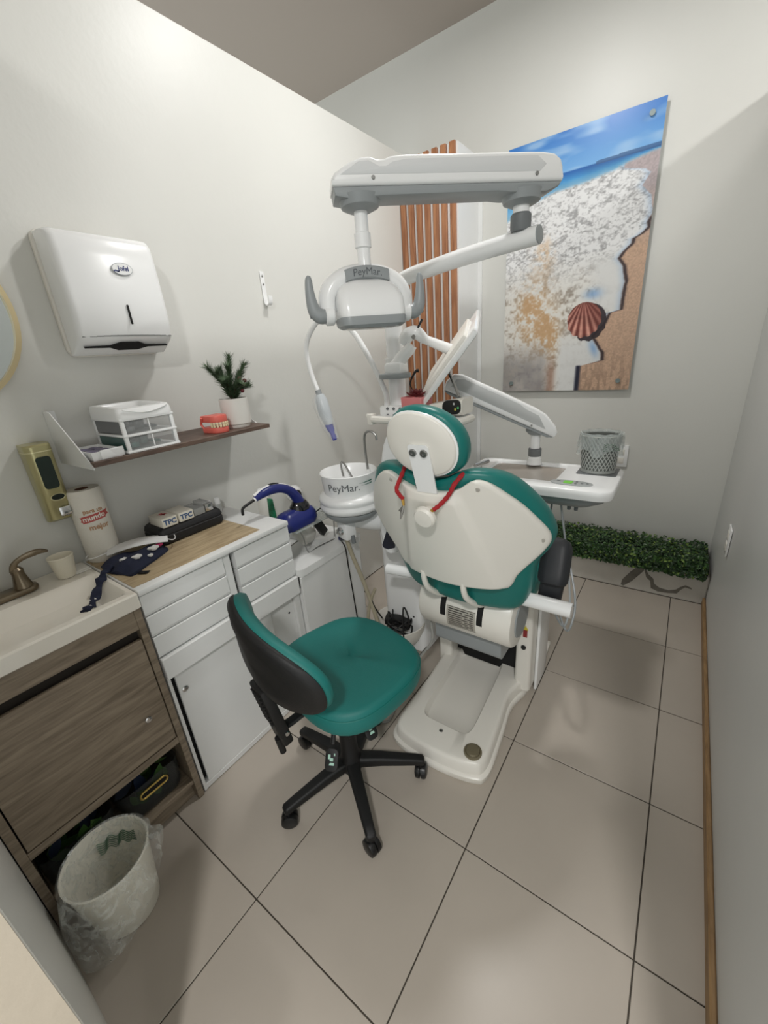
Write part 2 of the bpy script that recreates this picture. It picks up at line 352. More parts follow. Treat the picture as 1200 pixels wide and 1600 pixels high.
def arc_strip(bm, y0, y1, zf, x, t, dx=.002):
    n = 14
    for k in range(n):
        a, b = y0+(y1-y0)*k/n, y0+(y1-y0)*(k+1)/n
        bx(bm, x(a)-dx, x(a)+dx, a, b+.0004, zf(a)-t/2, zf(a)+t/2)
yc = (dy0+dy1)/2
xf = lambda y: W+.022+.131+.006*(1-((y-yc)/.163)**2)-.002
mk('seam', mat('seam_grey', (120, 122, 120), .6), dp, lambda bm: arc_strip(bm, dy0+.012, dy1-.012, lambda y: dz0+.056+.003*(1-((y-yc)/.163)**2), lambda y: W+.022+.118+.0062*(1-((y-yc)/.163)**2), .003))
mk('level_window', DARK, dp, lambda bm: box(bm, (W+.0222+.1355, .787, 1.795), (.004, .007, .062), .0018))
mk('towel_slot', DARK, dp, lambda bm: prism(bm, [(dy0+.02, 0), (dy0+.10, .002), (dy0+.135, .016), (dy1-.13, .016), (dy1-.10, .004), (dy1-.02, .002), (dy1-.02, -.001), (dy1-.095, -.002), (dy1-.13, -.014), (dy0+.13, -.014), (dy0+.10, -.003), (dy0+.02, -.002)], lambda a, b, d: (W+.022+.083+b*1.15+d, a, dz0+.029+b*.72-d*.6), 0, .008), smooth=False)
def badge(bm):
    lathe(bm, [(.034, 0), (.034, .0016)], (W+.022+.134, .803, 1.936), 32, (1, 0, 0), sx=.56 if False else 1, sy=1)
    for v in bm.verts: v.co.z = 1.936+(v.co.z-1.936)*.56
bd = mk('badge', mat('badge_grey', (150, 154, 160), .4), dp, badge)
def badge2(bm):
    lathe(bm, [(.0325, 0), (.0325, .0022)], (W+.022+.134, .803, 1.936), 32, (1, 0, 0))
    for v in bm.verts: v.co.z = 1.936+(v.co.z-1.936)*.53
mk('badge_face', WHITE, bd, badge2)
NAVY = mat('print_navy', (34, 48, 110), .5)
def joftxt(bm):
    text(bm, 'Jofel', .02, lambda x, y: (W+.1586, .806+x, 1.937+y), .0006)
    text(bm, '~', .03, lambda x, y: (W+.1586, .783+x, 1.930+y), .001)
mk('badge_lettering', NAVY, bd, joftxt, smooth=False)
# ------------------------------------------------------------------ wall hook
hk = thing('coat_hook', 'small white metal hook screwed to the left wall', 'hook', (W, 1.54, 1.88))
def hookf(bm):
    pts = [(.002, 2.02), (.002, 1.95), (.002, 1.90), (.006, 1.878), (.018, 1.868), (.032, 1.874), (.038, 1.892), (.039, 1.91)]
    P = spath([(a, 0, z) for a, z in pts], 4)
    loops = []
    for i, p in enumerate(P):
        t = (P[min(i+1, len(P)-1)]-P[max(i-1, 0)]).normalized(); n = Vector((t.z, 0, -t.x))
        h = .012
        loops.append([Vector((W+p.x, 1.54+s*h, p.z))+n*q*.0018 for s, q in ((-1, -1), (1, -1), (1, 1), (-1, 1))])
    loft(bm, loops)
mk('strip', WHITE, hk, hookf)
for z in (2.0, 1.965): mk('screw', STEEL, hk, lambda bm: lathe(bm, [(.005, 0), (.005, .003), (.002, .004)], (W+.003, 1.54, z), 10, (1, 0, 0)))
# ------------------------------------------------------------------ shelf
sh = thing('wall_shelf', 'dark brown wooden wall shelf on white steel brackets', 'shelf', (W, .84, 1.33))
SX = -1.50; SZ = 1.348
mk('board', wood('shelf_wood', (78, 62, 54), (112, 92, 80), (8, 1.2, 8), .55), sh, lambda bm: bx(bm, W, SX, .485, 1.20, 1.331, SZ, .0015, 1))
for i, y in enumerate((.487, 1.192)):
    br = mk('bracket', WHITE, sh, lambda bm: prism(bm, [(W, 1.323), (SX-.004, 1.323), (SX-.004, 1.333), (W+.06, 1.50), (W+.02, 1.505), (W, 1.505)], lambda a, b, d: (a, d, b), y-.0035, y-.0005) if i == 0 else prism(bm, [(W, 1.323), (SX-.06, 1.323), (SX-.06, 1.333), (W+.03, 1.43), (W, 1.43)], lambda a, b, d: (a, d, b), y+.0085, y+.0115))
    mk('wall_flange', WHITE, br, lambda bm: bx(bm, W, W+.003, y-.002 if i == 0 else y-.03, y+.03 if i == 0 else y+.008, 1.349, 1.503 if i == 0 else 1.43))
    for z in ((1.48, 1.43) if i == 0 else (1.41,)):
        mk('screw', STEEL, br, lambda bm: lathe(bm, [(.005, 0), (.004, .003)], (W+.003, y+(.014 if i == 0 else -.014), z), 10, (1, 0, 0)))
# white tray with impression trays
tr = thing('impression_tray_box', 'open white tray holding four lilac dental pieces on the shelf', 'tray', (-1.60, .535, SZ))
def traybox(bm):
    x0, x1, y0, y1, z0, z1 = -1.70, -1.512, .492, .585, SZ, SZ+.028
    o = lambda i, z: [(x0+i, y0+i, z), (x1-i, y0+i, z), (x1-i, y1-i, z), (x0+i, y1-i, z)]
    loft(bm, [o(.003, z0), o(0, z1), o(.004, z1), o(.006, z1-.010)])
mk('tray', WHITE, tr, traybox)
mk('lid_flap', WHITE, tr, lambda bm: box(bm, (-1.516, .555, SZ+.016), (.006, .075, .03), .001, rot=Matrix.Rotation(.12, 3, 'Z')))
LIL = mat('lilac_metal', (128, 122, 146), .35, .3)
for k, (x, y, L, a) in enumerate(((-1.575, .520, .05, .2), (-1.585, .552, .045, -.1), (-1.645, .520, .05, .15), (-1.64, .553, .045, -.2))):
    mk('impression_tray', LIL, tr, lambda bm: tube(bm, [Vector((x, y, SZ+.022))+Matrix.Rotation(a, 3, 'Z')@Vector((q, .012*math.sin(q*90), 0)) for q in np.linspace(-L/2, L/2, 7)], [.004, .009, .012, .012, .011, .008, .004], 8, flat=.5))
# two drawer organiser
og = thing('drawer_organizer', 'white plastic two-drawer desk organizer with clear fronts on shelf', 'organizer', (-1.63, .69, SZ))
CLEAR = mat('clear_plastic', (205, 208, 208), .15, alpha=.34)
ox0, ox1, oy0, oy1 = -1.735, -1.508, .602, .782; oz = SZ; oh = .165
def ogframe(bm):
    for y in (oy0, oy1-.012):
        bx(bm, ox1-.016, ox1, y, y+.012, oz, oz+.115, .003)
        bx(bm, ox0, ox0+.016, y, y+.012, oz, oz+.115, .003)
    for z in (oz, oz+.054, oz+.107):
        bx(bm, ox0, ox1+.002, oy0-.003, oy1+.003, z, z+.009, .003)
    bx(bm, ox0, ox0+.004, oy0, oy1, oz, oz+.115)
mk('frame', WHITE, og, ogframe)
def ogtop(bm):
    xm, ym = (ox0+ox1)/2, (oy0+oy1)/2; hx, hy = (ox1-ox0)/2+.003, (oy1-oy0)/2+.004
    L = []
    for i, z in ((0, .114), (0, .128), (.002, .150), (.006, .157), (.020, .157), (.026, .150), (.030, .136)):
        L.append([(p[0], p[1], oz+z-(.012*max(0, (p[0]-xm)/hx)**2 if z > .14 else 0)) for p in rr(hx-i, hy-i, .018, 4, xm, ym)])
    loft(bm, L)
mk('top_bin', WHITE, og, ogtop)
def arcs(bm):
    tube(bm, [(ox1+.004+.002*math.cos(t), (oy0+oy1)/2+.075*t, oz+.145-.016*math.cos(t*1.5)) for t in np.linspace(-1, 1, 12)], .0022, 6)
mk('front_lip', WHITE, og, arcs)
for k, (z, cc) in enumerate(((oz+.01, (72, 118, 112)), (oz+.064, (128, 130, 132)))):
    dr = mk('drawer', CLEAR, og, lambda bm: bx(bm, ox0+.006, ox1-.001, oy0+.013, oy1-.013, z, z+.042, .003))
    mk('side_panel', mat('smoke%d' % k, (cc[0]*.8, cc[1]*.8, cc[2]*.8), .3), dr, lambda bm: bx(bm, ox0+.018, ox1-.018, oy0+.002, oy0+.0035, z+.002, z+.042))
    mk('divider', WHITE, dr, lambda bm: bx(bm, ox1-.004, ox1+.0005, (oy0+oy1)/2-.0015, (oy0+oy1)/2+.0015, z, z+.042))
    mk('contents', mat('drawer_stuff%d' % k, cc, .6, var=.5, vscale=40), dr, lambda bm: [bx(bm, ox0+.03+.03*q, ox0+.085+.03*q, oy0+.022+.03*(q % 4), oy0+.05+.03*(q % 4), z+.004, z+.014+.016*((q*7) % 3)/2, .004) for q in range(5)])
# teeth model
tm = thing('teeth_model', 'pink dental teeth model standing on the shelf beside the pot', 'dental model', (-1.575, .985, SZ))
GUM = mat('pink_gum', (226, 108, 96), .4); TOOTH = mat('tooth_ivory', (232, 214, 176), .35)
def gum(bm, z0, z1, sgn):
    P = [(-1.555+.036*math.cos(a), .985+.038*math.sin(a)) for a in np.linspace(-math.pi/2, math.pi/2, 14)]+[(-1.615, 1.023), (-1.615, .947)]
    prism(bm, P, lambda a, b, d: (a, b, d), z0, z1, .004)
mk('lower_gum', GUM, tm, lambda bm: gum(bm, SZ, SZ+.024, 1)); mk('upper_gum', GUM, tm, lambda bm: gum(bm, SZ+.043, SZ+.07, 1))
for zz in (.0285, .0385):
    for a in np.linspace(-1.35, 1.35, 9):
        mk('tooth', TOOTH, tm, lambda bm: box(bm, (-1.556+.036*math.cos(a), .985+.0365*math.sin(a), SZ+zz), (.007, .0085, .0105), .002, rot=Matrix.Rotation(a, 3, 'Z')))
mk('hinge', GUM, tm, lambda bm: tube(bm, [(-1.605, .952, SZ+.012), (-1.617, .945, SZ+.035), (-1.600, .942, SZ+.062)], .005, 8))
# pot with fir sprigs
pt = thing('potted_fir', 'small white ceramic pot with fir sprigs and dark berries on shelf', 'potted plant', (-1.60, 1.085, SZ))
pcx, pcy = -1.60, 1.108
mk('pot', mat('white_ceramic', (226, 224, 218), .35, bump=.05, bscale=50), pt, lambda bm: lathe(bm, [(.052, 0), (.054, .004), (.054, .012), (.060, .016), (.060, .122), (.056, .122), (.054, .10)], (pcx, pcy, SZ), 36))
mk('soil', mat('soil', (48, 38, 28), .9), pt, lambda bm: lathe(bm, [(.054, .098), (.054, .108)], (pcx, pcy, SZ), 24))
FIR = mat('fir_needles', (82, 104, 74), .6); FIR2 = mat('fir_tip_needles', (104, 112, 90), .6); STEM = mat('twig', (70, 52, 38), .8)
for i, (dx, dy, dz, cc) in enumerate(((0, -.085, .15, 0), (.0, .02, .185, 0), (.015, .075, .15, 0), (.04, -.045, .10, 1), (.035, .06, .07, 1), (-.02, -.02, .14, 0), (.05, .01, .08, 1), (.01, -.055, .13, 0), (.01, .045, .11, 0), (.03, -.015, .15, 0))):
    a0 = Vector((pcx, pcy, SZ+.10)); a1 = a0+Vector((dx, dy, dz)); mid = (a0+a1)/2+Vector((0, 0, .018))
    P = spath([a0, mid, a1], 8)
    st = mk('sprig_stem', STEM, pt, lambda bm: tube(bm, P, [.003, .0015], 6))
    def nee(bm):
        rnd = random.Random(i)
        for j, p in enumerate(P[3:]):
            t = (P[min(j+4, len(P)-1)]-P[j+2]).normalized()
            for q in range(22):
                d = Vector((rnd.uniform(-1, 1), rnd.uniform(-1, 1), rnd.uniform(-1, 1))); d = (d-t*d.dot(t)).normalized()*.75+t*.75
                e = p+d*rnd.uniform(.026, .040); s = d.cross(t).normalized()*.0019; c = p+t*rnd.uniform(-.006, .006)
                bm.faces.new([bm.verts.new(v) for v in (c-s, c+s, e)]); 
    mk('needles', FIR if not cc else FIR2 if i == 1 else FIR, st, nee, smooth=False, kind='stuff')
for q, (dx, dy, dz) in enumerate(((.04, .025, .15), (.05, .03, .125), (.045, .045, .14), (.05, .02, .10))):
    mk('berry', mat('dark_berry', (92, 30, 36), .35), pt, lambda bm: lathe(bm, [(.002, -.008), (.007, -.005), (.009, 0), (.007, .005), (.002, .008)], (pcx+dx, pcy+dy, SZ+.09+dz-.04), 10))
# ------------------------------------------------------------------ soap dispenser
sd = thing('soap_dispenser', 'champagne gold wall soap dispenser with dark window', 'soap dispenser', (W, .41, 1.14))
sy0, sy1, sz0, sz1 = .376, .452, 1.14, 1.41
def sbody(bm):
    L = []
    for z, d in ((sz0, .055), (sz0+.008, .068), (sz0+.05, .074), (sz0+.06, .080), (sz1-.02, .092), (sz1-.006, .092), (sz1, .085)):
        L.append([(W+max(0, p[0]), (sy0+sy1)/2+p[1], z) for p in rr(d/2, (sy1-sy0)/2, .022, 5, d/2, 0)])
    loft(bm, L)
mk('body', GOLD, sd, sbody)
sx = lambda z: W+.0803+(z-sz0-.06)/.19*.012
mk('window', mat('soap_window', (8, 34, 26), .08, coat=.5), sd, lambda bm: prism(bm, rr(.021, .055, .010, 4), lambda a, b, d: (sx(sz0+.175+b)+d-.003, .414+a, sz0+.175+b), 0, .0056))
mk('gauge', mat('soap_window2', (14, 28, 18), .1), sd, lambda bm: prism(bm, circ(.019, 20, ry=.010), lambda a, b, d: (sx(sz0+.088+b)+d-.003, .418+a, sz0+.088+b), 0, .005))
mk('gauge_rim', mat('pale_gold', (222, 216, 176), .3, .5), sd, lambda bm: prism(bm, circ(.022, 20, ry=.0125), lambda a, b, d: (sx(sz0+.087+b)+d-.003, .418+a, sz0+.087+b), 0, .0042))
mk('button', CHROME, sd, lambda bm: box(bm, (W+.078, .424, sz0+.034), (.018, .036, .034), .005))
mk('cap_seam', mat('pale_gold', (222, 216, 176)), sd, lambda bm: loft(bm, [[(W+max(0, p[0]), (sy0+sy1)/2+p[1], z) for p in rr(.0935/2, .039, .022, 5, .0935/2, 0)] for z in (sz1-.025, sz1-.022)]))
# ------------------------------------------------------------------ vanity, sink and what stands on it
VF = -1.34; VY0, VY1 = -.072, .426
VW = wood('vanity_wood', (116, 103, 87), (154, 140, 121), (9, .9, 9), .5, 7)
va = thing('vanity_cabinet', 'grey-brown wood vanity cabinet with one locked flap door', 'cabinet', (-1.56, .18, 0))
mk('side_panel', VW, va, lambda bm: bx(bm, XL+.002, VF, VY1-.022, VY1, 0, .893, .001, 1))
mk('side_panel', VW, va, lambda bm: bx(bm, XL+.002, VF, VY0, VY0+.022, 0, .893, .001, 1))
mk('back_panel', VW, va, lambda bm: bx(bm, XL+.002, XL+.014, VY0+.022, VY1-.022, .10, .893))
mk('top_rail', VW, va, lambda bm: bx(bm, VF-.018, VF, VY0+.0225, VY1-.0225, .822, .893, .001, 1))
mk('recess', mat('recess_shade', (44, 38, 32), .8), va, lambda bm: bx(bm, VF-.06, VF-.03, VY0+.0225, VY1-.0225, .765, .8215))  # darkened box paints in the shade of the handle channel
dr = mk('door', VW, va, lambda bm: bx(bm, VF-.018, VF, VY0+.026, VY1-.026, .345, .783, .001, 1))
mk('lock', CHROME, dr, lambda bm: lathe(bm, [(.011, 0), (.011, .004), (.009, .0055), (.003, .006)], (VF, .338, .49), 20, (1, 0, 0)))
mk('rail', VW, va, lambda bm: bx(bm, VF-.30, VF, VY0+.0225, VY1-.0225, .312, .340, .001, 1))
mk('bottom_shelf', VW, va, lambda bm: bx(bm, XL+.015, VF-.002, VY0+.0225, VY1-.0225, .088, .105, .001, 1))
mk('plinth', VW, va, lambda bm: bx(bm, VF-.05, VF-.034, VY0+.0225, VY1-.0225, 0, .087))
sk = thing('sink', 'cream rectangular ceramic sink top on the wood vanity', 'sink', (-1.56, .18, .895))
CER = mat('cream_ceramic', (236, 231, 220), .18, coat=.3)
def sinkf(bm):
    x0, x1, y0, y1 = XL+.002, -1.332, VY0-.001, .4305
    xm, ym, hx, hy = (x0+x1)/2, (y0+y1)/2, (x1-x0)/2, (y1-y0)/2
    ix, iy, ihx, ihy = -1.493, .182, .135, .232
    L = [[(p[0], p[1], z) for p in rr(hx-i, hy-i, .008, 6, xm, ym)] for i, z in ((.004, .894), (0, .898), (0, .944), (.004, .950))]
    L += [[(p[0], p[1], z) for p in rr(ihx-i, ihy-i, r, 6, ix, iy)] for i, r, z in ((0, .02, .950), (.006, .025, .945), (.03, .04, .915), (.05, .05, .898), (.075, .05, .8955))]
    loft(bm, L)
mk('basin', CER, sk, sinkf, sharp=28)
fa = thing('faucet', 'bronze two-handle faucet at the back of the sink', 'faucet', (-1.70, .14, .951))
mk('base_plate', BRONZE, fa, lambda bm: prism(bm, rr(.032, .135, .03, 6, -1.70, .14), lambda a, b, d: (a, b, d), .951, .972, .008))
for s in (1, -1):
    hb = mk('handle_body', BRONZE, fa, lambda bm: lathe(bm, [(.027, 0), (.022, .02), (.017, .045), (.018, .062), (.012, .07)], (-1.70, .14+s*.098, .971), 20))
    mk('lever', BRONZE, hb, lambda bm: tube(bm, spath([(-1.70, .14+s*.092, 1.03), (-1.694, .14+s*.098, 1.055), (-1.688, .14+s*.125, 1.07), (-1.684, .14+s*.165, 1.074), (-1.68, .14+s*.19, 1.066)], 4), [.013, .011, .009, .010, .012, .009, .004], 10, flat=.7))
mk('spout', BRONZE, fa, lambda bm: tube(bm, spath([(-1.70, .135, .968), (-1.70, .135, 1.05), (-1.66, .135, 1.12), (-1.60, .135, 1.11), (-1.57, .135, 1.06)], 5), [.019, .015, .014], 14))
mk('aerator', mat('dark_bronze', (80, 68, 54), .35, 1), fa, lambda bm: tube(bm, [(-1.573, .135, 1.066), (-1.567, .135, 1.046)], .018, 14))
cup = tag(mk('paper_cup', mat('cup_paper', (236, 230, 212), .6), None, lambda bm: lathe(bm, [(.026, .95), (.028, .9505), (.0375, 1.024), (.0392, 1.027), (.0375, 1.030), (.0355, 1.027), (.027, .956)], (-1.695, .357, .0015), 32)), 'cream paper cup standing on the sink corner', 'cup')
tag(mk('folded_napkin', mat('napkin', (238, 236, 230), .8), None, lambda bm: (box(bm, (-1.712, .402, .9535), (.085, .05, .004), .0015), box(bm, (-1.716, .40, .9575), (.07, .045, .004), .0015))), 'white folded paper napkin beside the paper cup', 'napkin')
# baskets below
for i, (y0, y1, lab) in enumerate(((.18, .392, 'dark mesh basket with gold handle under vanity, nearer the white cabinet'), (-.045, .165, 'dark mesh basket with gold handle under vanity, behind the trash can'))):
    bk = thing('storage_basket', lab, 'basket', (-1.50, (y0+y1)/2, .106), 'baskets in the vanity')
    SMK = mat('basket_smoke', (70, 74, 76), .2, alpha=.30)
    def bas(bm):
        xm, ym, hx, hy = -1.475, (y0+y1)/2, .115, (y1-y0)/2
        L = [[(p[0], p[1], z) for p in rr(hx-k, hy-k, .03, 5, xm, ym)] for k, z in ((.012, .1065), (.004, .13), (0, .242), (.003, .242), (.007, .13), (.015, .110))]
        loft(bm, L)
    mk('tub', SMK, bk, bas)
    pth = [(-1.357, (y0+y1)/2+a, .20+b) for a, b in rr(.048, .014, .0138, 6)]
    mk('handle', mat('gold_handle', (200, 172, 96), .3, .8), bk, lambda bm: tube(bm, pth+pth[:2], .0036, 8))
    mk('handle_opening', DARK, bk, lambda bm: prism(bm, rr(.046, .012, .0118, 5, (y0+y1)/2, .20), lambda a, b, d: (d, a, b), -1.3605, -1.3585))
    rnd = random.Random(i+20)
    for q in range(16):
        c = Vector((-1.40+rnd.uniform(-.10, .02), rnd.uniform(y0+.04, y1-.04), rnd.uniform(.13, .225)))
        def leaf(bm):
            L = rnd.uniform(.03, .05); A = Matrix.Rotation(rnd.uniform(-1.2, 1.2), 3, 'X')@Matrix.Rotation(rnd.uniform(-.6, .6), 3, 'Z')
            P = [(0, -L), (.35*L, -.5*L), (.45*L, 0), (.3*L, .6*L), (0, L), (-.3*L, .6*L), (-.45*L, 0), (-.35*L, -.5*L)]
            prism(bm, P, lambda a, b, d: tuple(c+A@Vector((d+.006*math.cos(b/L*2), a, b))), 0, .0015)
        mk('plastic_leaf', mat('basket_leaf%d' % (q % 3), ((70, 110, 50), (96, 134, 70), (44, 58, 84))[q % 3], .5), bk, leaf)
# trash can with liner
tcx, tcy = -1.218, .082
tb = thing('trash_can', 'cream round trash can beside the vanity', 'trash can', (tcx, tcy, 0))
mk('bucket', mat('bin_cream', (236, 233, 220), .4), tb, lambda bm: lathe(bm, [(.082, .001), (.088, .008), (.113, .25), (.117, .254), (.113, .257), (.109, .25), (.084, .012)], (tcx, tcy, 0), 48))
def liner(bm):
    rnd = random.Random(5); n = 72; loops = []
    prof = [(.080, .02, 0), (.094, .13, .001), (.1055, .235, .0015), (.110, .258, .001), (.1165, .2625, .0), (.1215, .256, .002), (.127, .215, .006), (.138, .17, .012), (.137, .125, .016), (.126, .10, .012)]
    ph = [rnd.uniform(0, 6.28) for _ in range(8)]
    for r, z, a in prof:
        lp = []
        for k in range(n):
            t = 2*math.pi*k/n
            wv = math.sin(7*t+ph[0]+z*9)+.7*math.sin(13*t+ph[1]-z*15)+.5*math.sin(29*t+ph[2])
            front = .5+.5*math.cos(t+math.radians(75))       # the bag hangs lowest towards the wall end
            dz = 0 if z > .25 or r < .115 else -(.07*front**2)*(.262-z)/.12+.05*(1-front)*(.262-z)/.12+a*wv*.8
            rad = r+a*wv*.55+(.022*front**3*(.262-z)/.1 if r > .12 else 0)
            lp.append((tcx+rad*math.cos(t), tcy+max(rad*math.sin(t), -.152), z+dz))
        loops.append(lp)
    loft(bm, loops, True, False)
BAG = mat('bag_film', (236, 240, 236), .22, alpha=.3, bump=.4, bscale=22, stretch=(1, 1, .45)); _nt = BAG.node_tree; _b = _nt.nodes['Principled BSDF']
_b.inputs['Specular IOR Level'].default_value = .9
_n = _nt.nodes.new('ShaderNodeTexNoise'); _n.inputs['Scale'].default_value = 22; _n.inputs['Detail'].default_value = 6; _n.inputs['Distortion'].default_value = 1.5
_tc = _nt.nodes.new('ShaderNodeTexCoord'); _nt.links.new(_tc.outputs['Object'], _n.inputs['Vector'])
_r = _nt.nodes.new('ShaderNodeMapRange'); _r.inputs['From Min'].default_value = .4; _r.inputs['From Max'].default_value = .68; _r.inputs['To Min'].default_value = .10; _r.inputs['To Max'].default_value = .50
_nt.links.new(_n.outputs['Fac'], _r.inputs['Value']); _nt.links.new(_r.outputs[0], _b.inputs['Alpha'])
tl = mk('bin_liner', BAG, None, liner); tag(tl, 'clear plastic bag lining the cream trash can', 'trash bag')
GRN = mat('print_green', (84, 118, 94), .7)
def waves(bm, a0, z0, amp, rows):
    for r in range(rows):
        P = []
        for k in range(26):
            a = a0+(k-13)*.045; z = z0+r*.0075+amp*math.sin(k*.75+r*.35)*(.4+.6*math.sin(k*.12))
            rd = .0835+(z-.012)/.238*.0235; P.append((tcx+(rd-.002)*math.cos(a), tcy+(rd-.002)*math.sin(a), z))
        tube(bm, P, .0014, 4)
mk('printed_waves', GRN, tl, lambda bm: (waves(bm, math.radians(150), .165, .009, 6), waves(bm, math.radians(75), .06, .008, 5), waves(bm, math.radians(40), .15, .006, 3)))
tag(mk('crumpled_paper', mat('napkin', (238, 236, 230)), None, lambda bm: (box(bm, (tcx+.02, tcy-.01, .032), (.05, .035, .02), .006, rot=Matrix.Rotation(.5, 3, 'Z')), box(bm, (tcx+.0, tcy-.03, .028), (.035, .04, .012), .004, rot=Matrix.Rotation(-.5, 3, 'Z')))), 'crumpled white paper inside the trash can', 'paper')
# ------------------------------------------------------------------ white drawer cabinet
CF = -1.345; CY0, CY1 = .433, 1.075
wc = thing('drawer_cabinet', 'white cabinet with two drawer banks and sliding doors', 'cabinet', (-1.56, .75, 0))
mk('top', WHITEM, wc, lambda bm: bx(bm, XL+.002, CF+.008, CY0, CY1, .930, .951, .003))
mk('carcass', WHITEM, wc, lambda bm: (bx(bm, XL+.002, CF-.03, CY0+.001, CY0+.016, 0.003, .93), bx(bm, XL+.002, CF-.03, CY1-.016, CY1-.001, 0.003, .93), bx(bm, XL+.002, XL+.012, CY0, CY1, .003, .93), bx(bm, XL+.002, CF-.03, CY0+.016, CY1-.016, .003, .028)))
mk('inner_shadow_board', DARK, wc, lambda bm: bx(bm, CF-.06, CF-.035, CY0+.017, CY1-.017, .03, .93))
def front(bm, y0, y1, z0, z1, d=.02, bv=.012):
    # drawer front whose lower edge slopes in as a finger pull
    loft(bm, [[(CF-.034, y0, z0), (CF-.034, y1, z0), (CF-.034, y1, z1), (CF-.034, y0, z1)],
              [(CF-d*.2, y0, z0+.002), (CF-d*.2, y1, z0+.002), (CF-d*.2, y1, z1), (CF-d*.2, y0, z1)],
              [(CF, y0, z0+bv), (CF, y1, z0+bv), (CF, y1, z1-.002), (CF, y0, z1-.002)]])
for (y0, y1) in ((CY0+.001, .742), (.795, CY1-.001)):
    for (z0, z1) in ((.846, .926), (.763, .844), (.677, .761)):
        mk('drawer', WHITEM, wc, lambda bm: front(bm, y0, y1, z0, z1), sharp=15)
mk('post', WHITEM, wc, lambda bm: bx(bm, CF-.034, CF-.006, .7435, .776, .677, .928, .001, 1))
for (y0, y1) in ((CY0+.001, .79), (.795, CY1-.001)):
    mk('front_bar', WHITEM, wc, lambda bm: bx(bm, CF-.034, CF+.012, y0, y1, .585, .672, .002, 1))
mk('side_stile', WHITEM, wc, lambda bm: bx(bm, CF-.034, CF-.002, CY0+.001, CY0+.012, .003, .584))
mk('side_stile', WHITEM, wc, lambda bm: bx(bm, CF-.034, CF-.002, CY1-.03, CY1-.001, .003, .584))
mk('bottom_rail', WHITEM, wc, lambda bm: bx(bm, CF-.034, CF-.004, CY0+.012, CY1-.03, .003, .028, .001, 1))
sl = mk('sliding_door', WHITEM, wc, lambda bm: bx(bm, CF-.018, CF-.006, .462, .905, .029, .582, .001, 1))
mk('lock', CHROME, sl, lambda bm: lathe(bm, [(.012, 0), (.012, .004), (.009, .006), (.003, .0065)], (CF-.006, .482, .50), 20, (1, 0, 0)))
sl2 = mk('sliding_door', WHITEM, wc, lambda bm: bx(bm, CF-.032, CF-.02, .86, CY1-.031, .029, .582, .001, 1))
mk('lock_hole', DARK, sl2, lambda bm: lathe(bm, [(.005, 0), (.005, .002)], (CF-.0205, 1.012, .50), 12, (1, 0, 0)))
# wood mat
tag(mk('wood_mat', wood('oak_vinyl', (160, 140, 110), (196, 177, 144), (10, 1.3, 10), .55, 6), None, lambda bm: bx(bm, -1.755, -1.372, .437, .95, .9515, .9535)), 'oak patterned mat on top of the white drawer cabinet', 'mat')
# paper towel roll
PRX, PRY = -1.728, .497
pr = thing('paper_towel_roll', 'wrapped white paper towel roll with red mundo banner', 'paper roll', (PRX, PRY, .954))
mk('roll', mat('towel_paper', (232, 228, 218), .75, bump=.2, bscale=90), pr, lambda bm: lathe(bm, [(.052, 0), (.056, .006), (.057, .27), (.053, .277), (.022, .276), (.021, .25)], (PRX, PRY, .954), 40))
mk('core', mat('cardboard', (96, 66, 50), .8), pr, lambda bm: lathe(bm, [(.0215, .24), (.0215, .2765), (.0195, .2765), (.0195, .24)], (PRX, PRY, .954), 24, cap0=False))
A0 = -.10                                          # print faces the room
def onroll(x, y, r=.0578): a = A0+x/.057; return (PRX+r*math.cos(a), PRY+r*math.sin(a), 1.128+y)
def ribbon(bm):
    P = [(-.046, -.015), (-.04, -.019), (.033, -.012), (.034, -.006), (.052, -.002), (.046, .008), (.053, .018), (.036, .016), (.034, .012), (-.04, .010), (-.047, .012), (-.042, -.002)]
    n = 20
    for k in range(n):
        x0 = -.042+k*.078/n; x1 = x0+.078/n
        f = lambda x: .006*math.sin((x+.03)*20)
        bm.faces.new([bm.verts.new(onroll(*q, .0576)) for q in ((x0, -.014+f(x0)), (x1, -.014+f(x1)), (x1, .012+f(x1)), (x0, .012+f(x0)))])
    for pts in ([(.034, -.004), (.054, .0), (.047, .010), (.054, .02), (.034, .016)], [(-.04, -.012), (-.048, -.008), (-.044, .0), (-.048, .010), (-.04, .008)]):
        bm.faces.new([bm.verts.new(onroll(*q, .0575)) for q in pts])
mk('banner', mat('print_red', (190, 88, 84), .7), pr, ribbon, smooth=False)
mk('banner_lettering', mat('print_white', (240, 236, 228), .7), pr, lambda bm: text(bm, 'mundo', .026, lambda x, y: onroll(x-.003, y+.003+.006*math.sin((x+.03)*20)-.003, .0581), .0007), smooth=False)
TAN = mat('print_tan', (190, 150, 116), .7)
mk('lettering', TAN, pr, lambda bm: (text(bm, 'para un', .021, lambda x, y: onroll(x, y+.028, .0579), .0007), text(bm, 'mejor', .027, lambda x, y: onroll(x+.004, y-.034, .0579), .0009)), smooth=False)
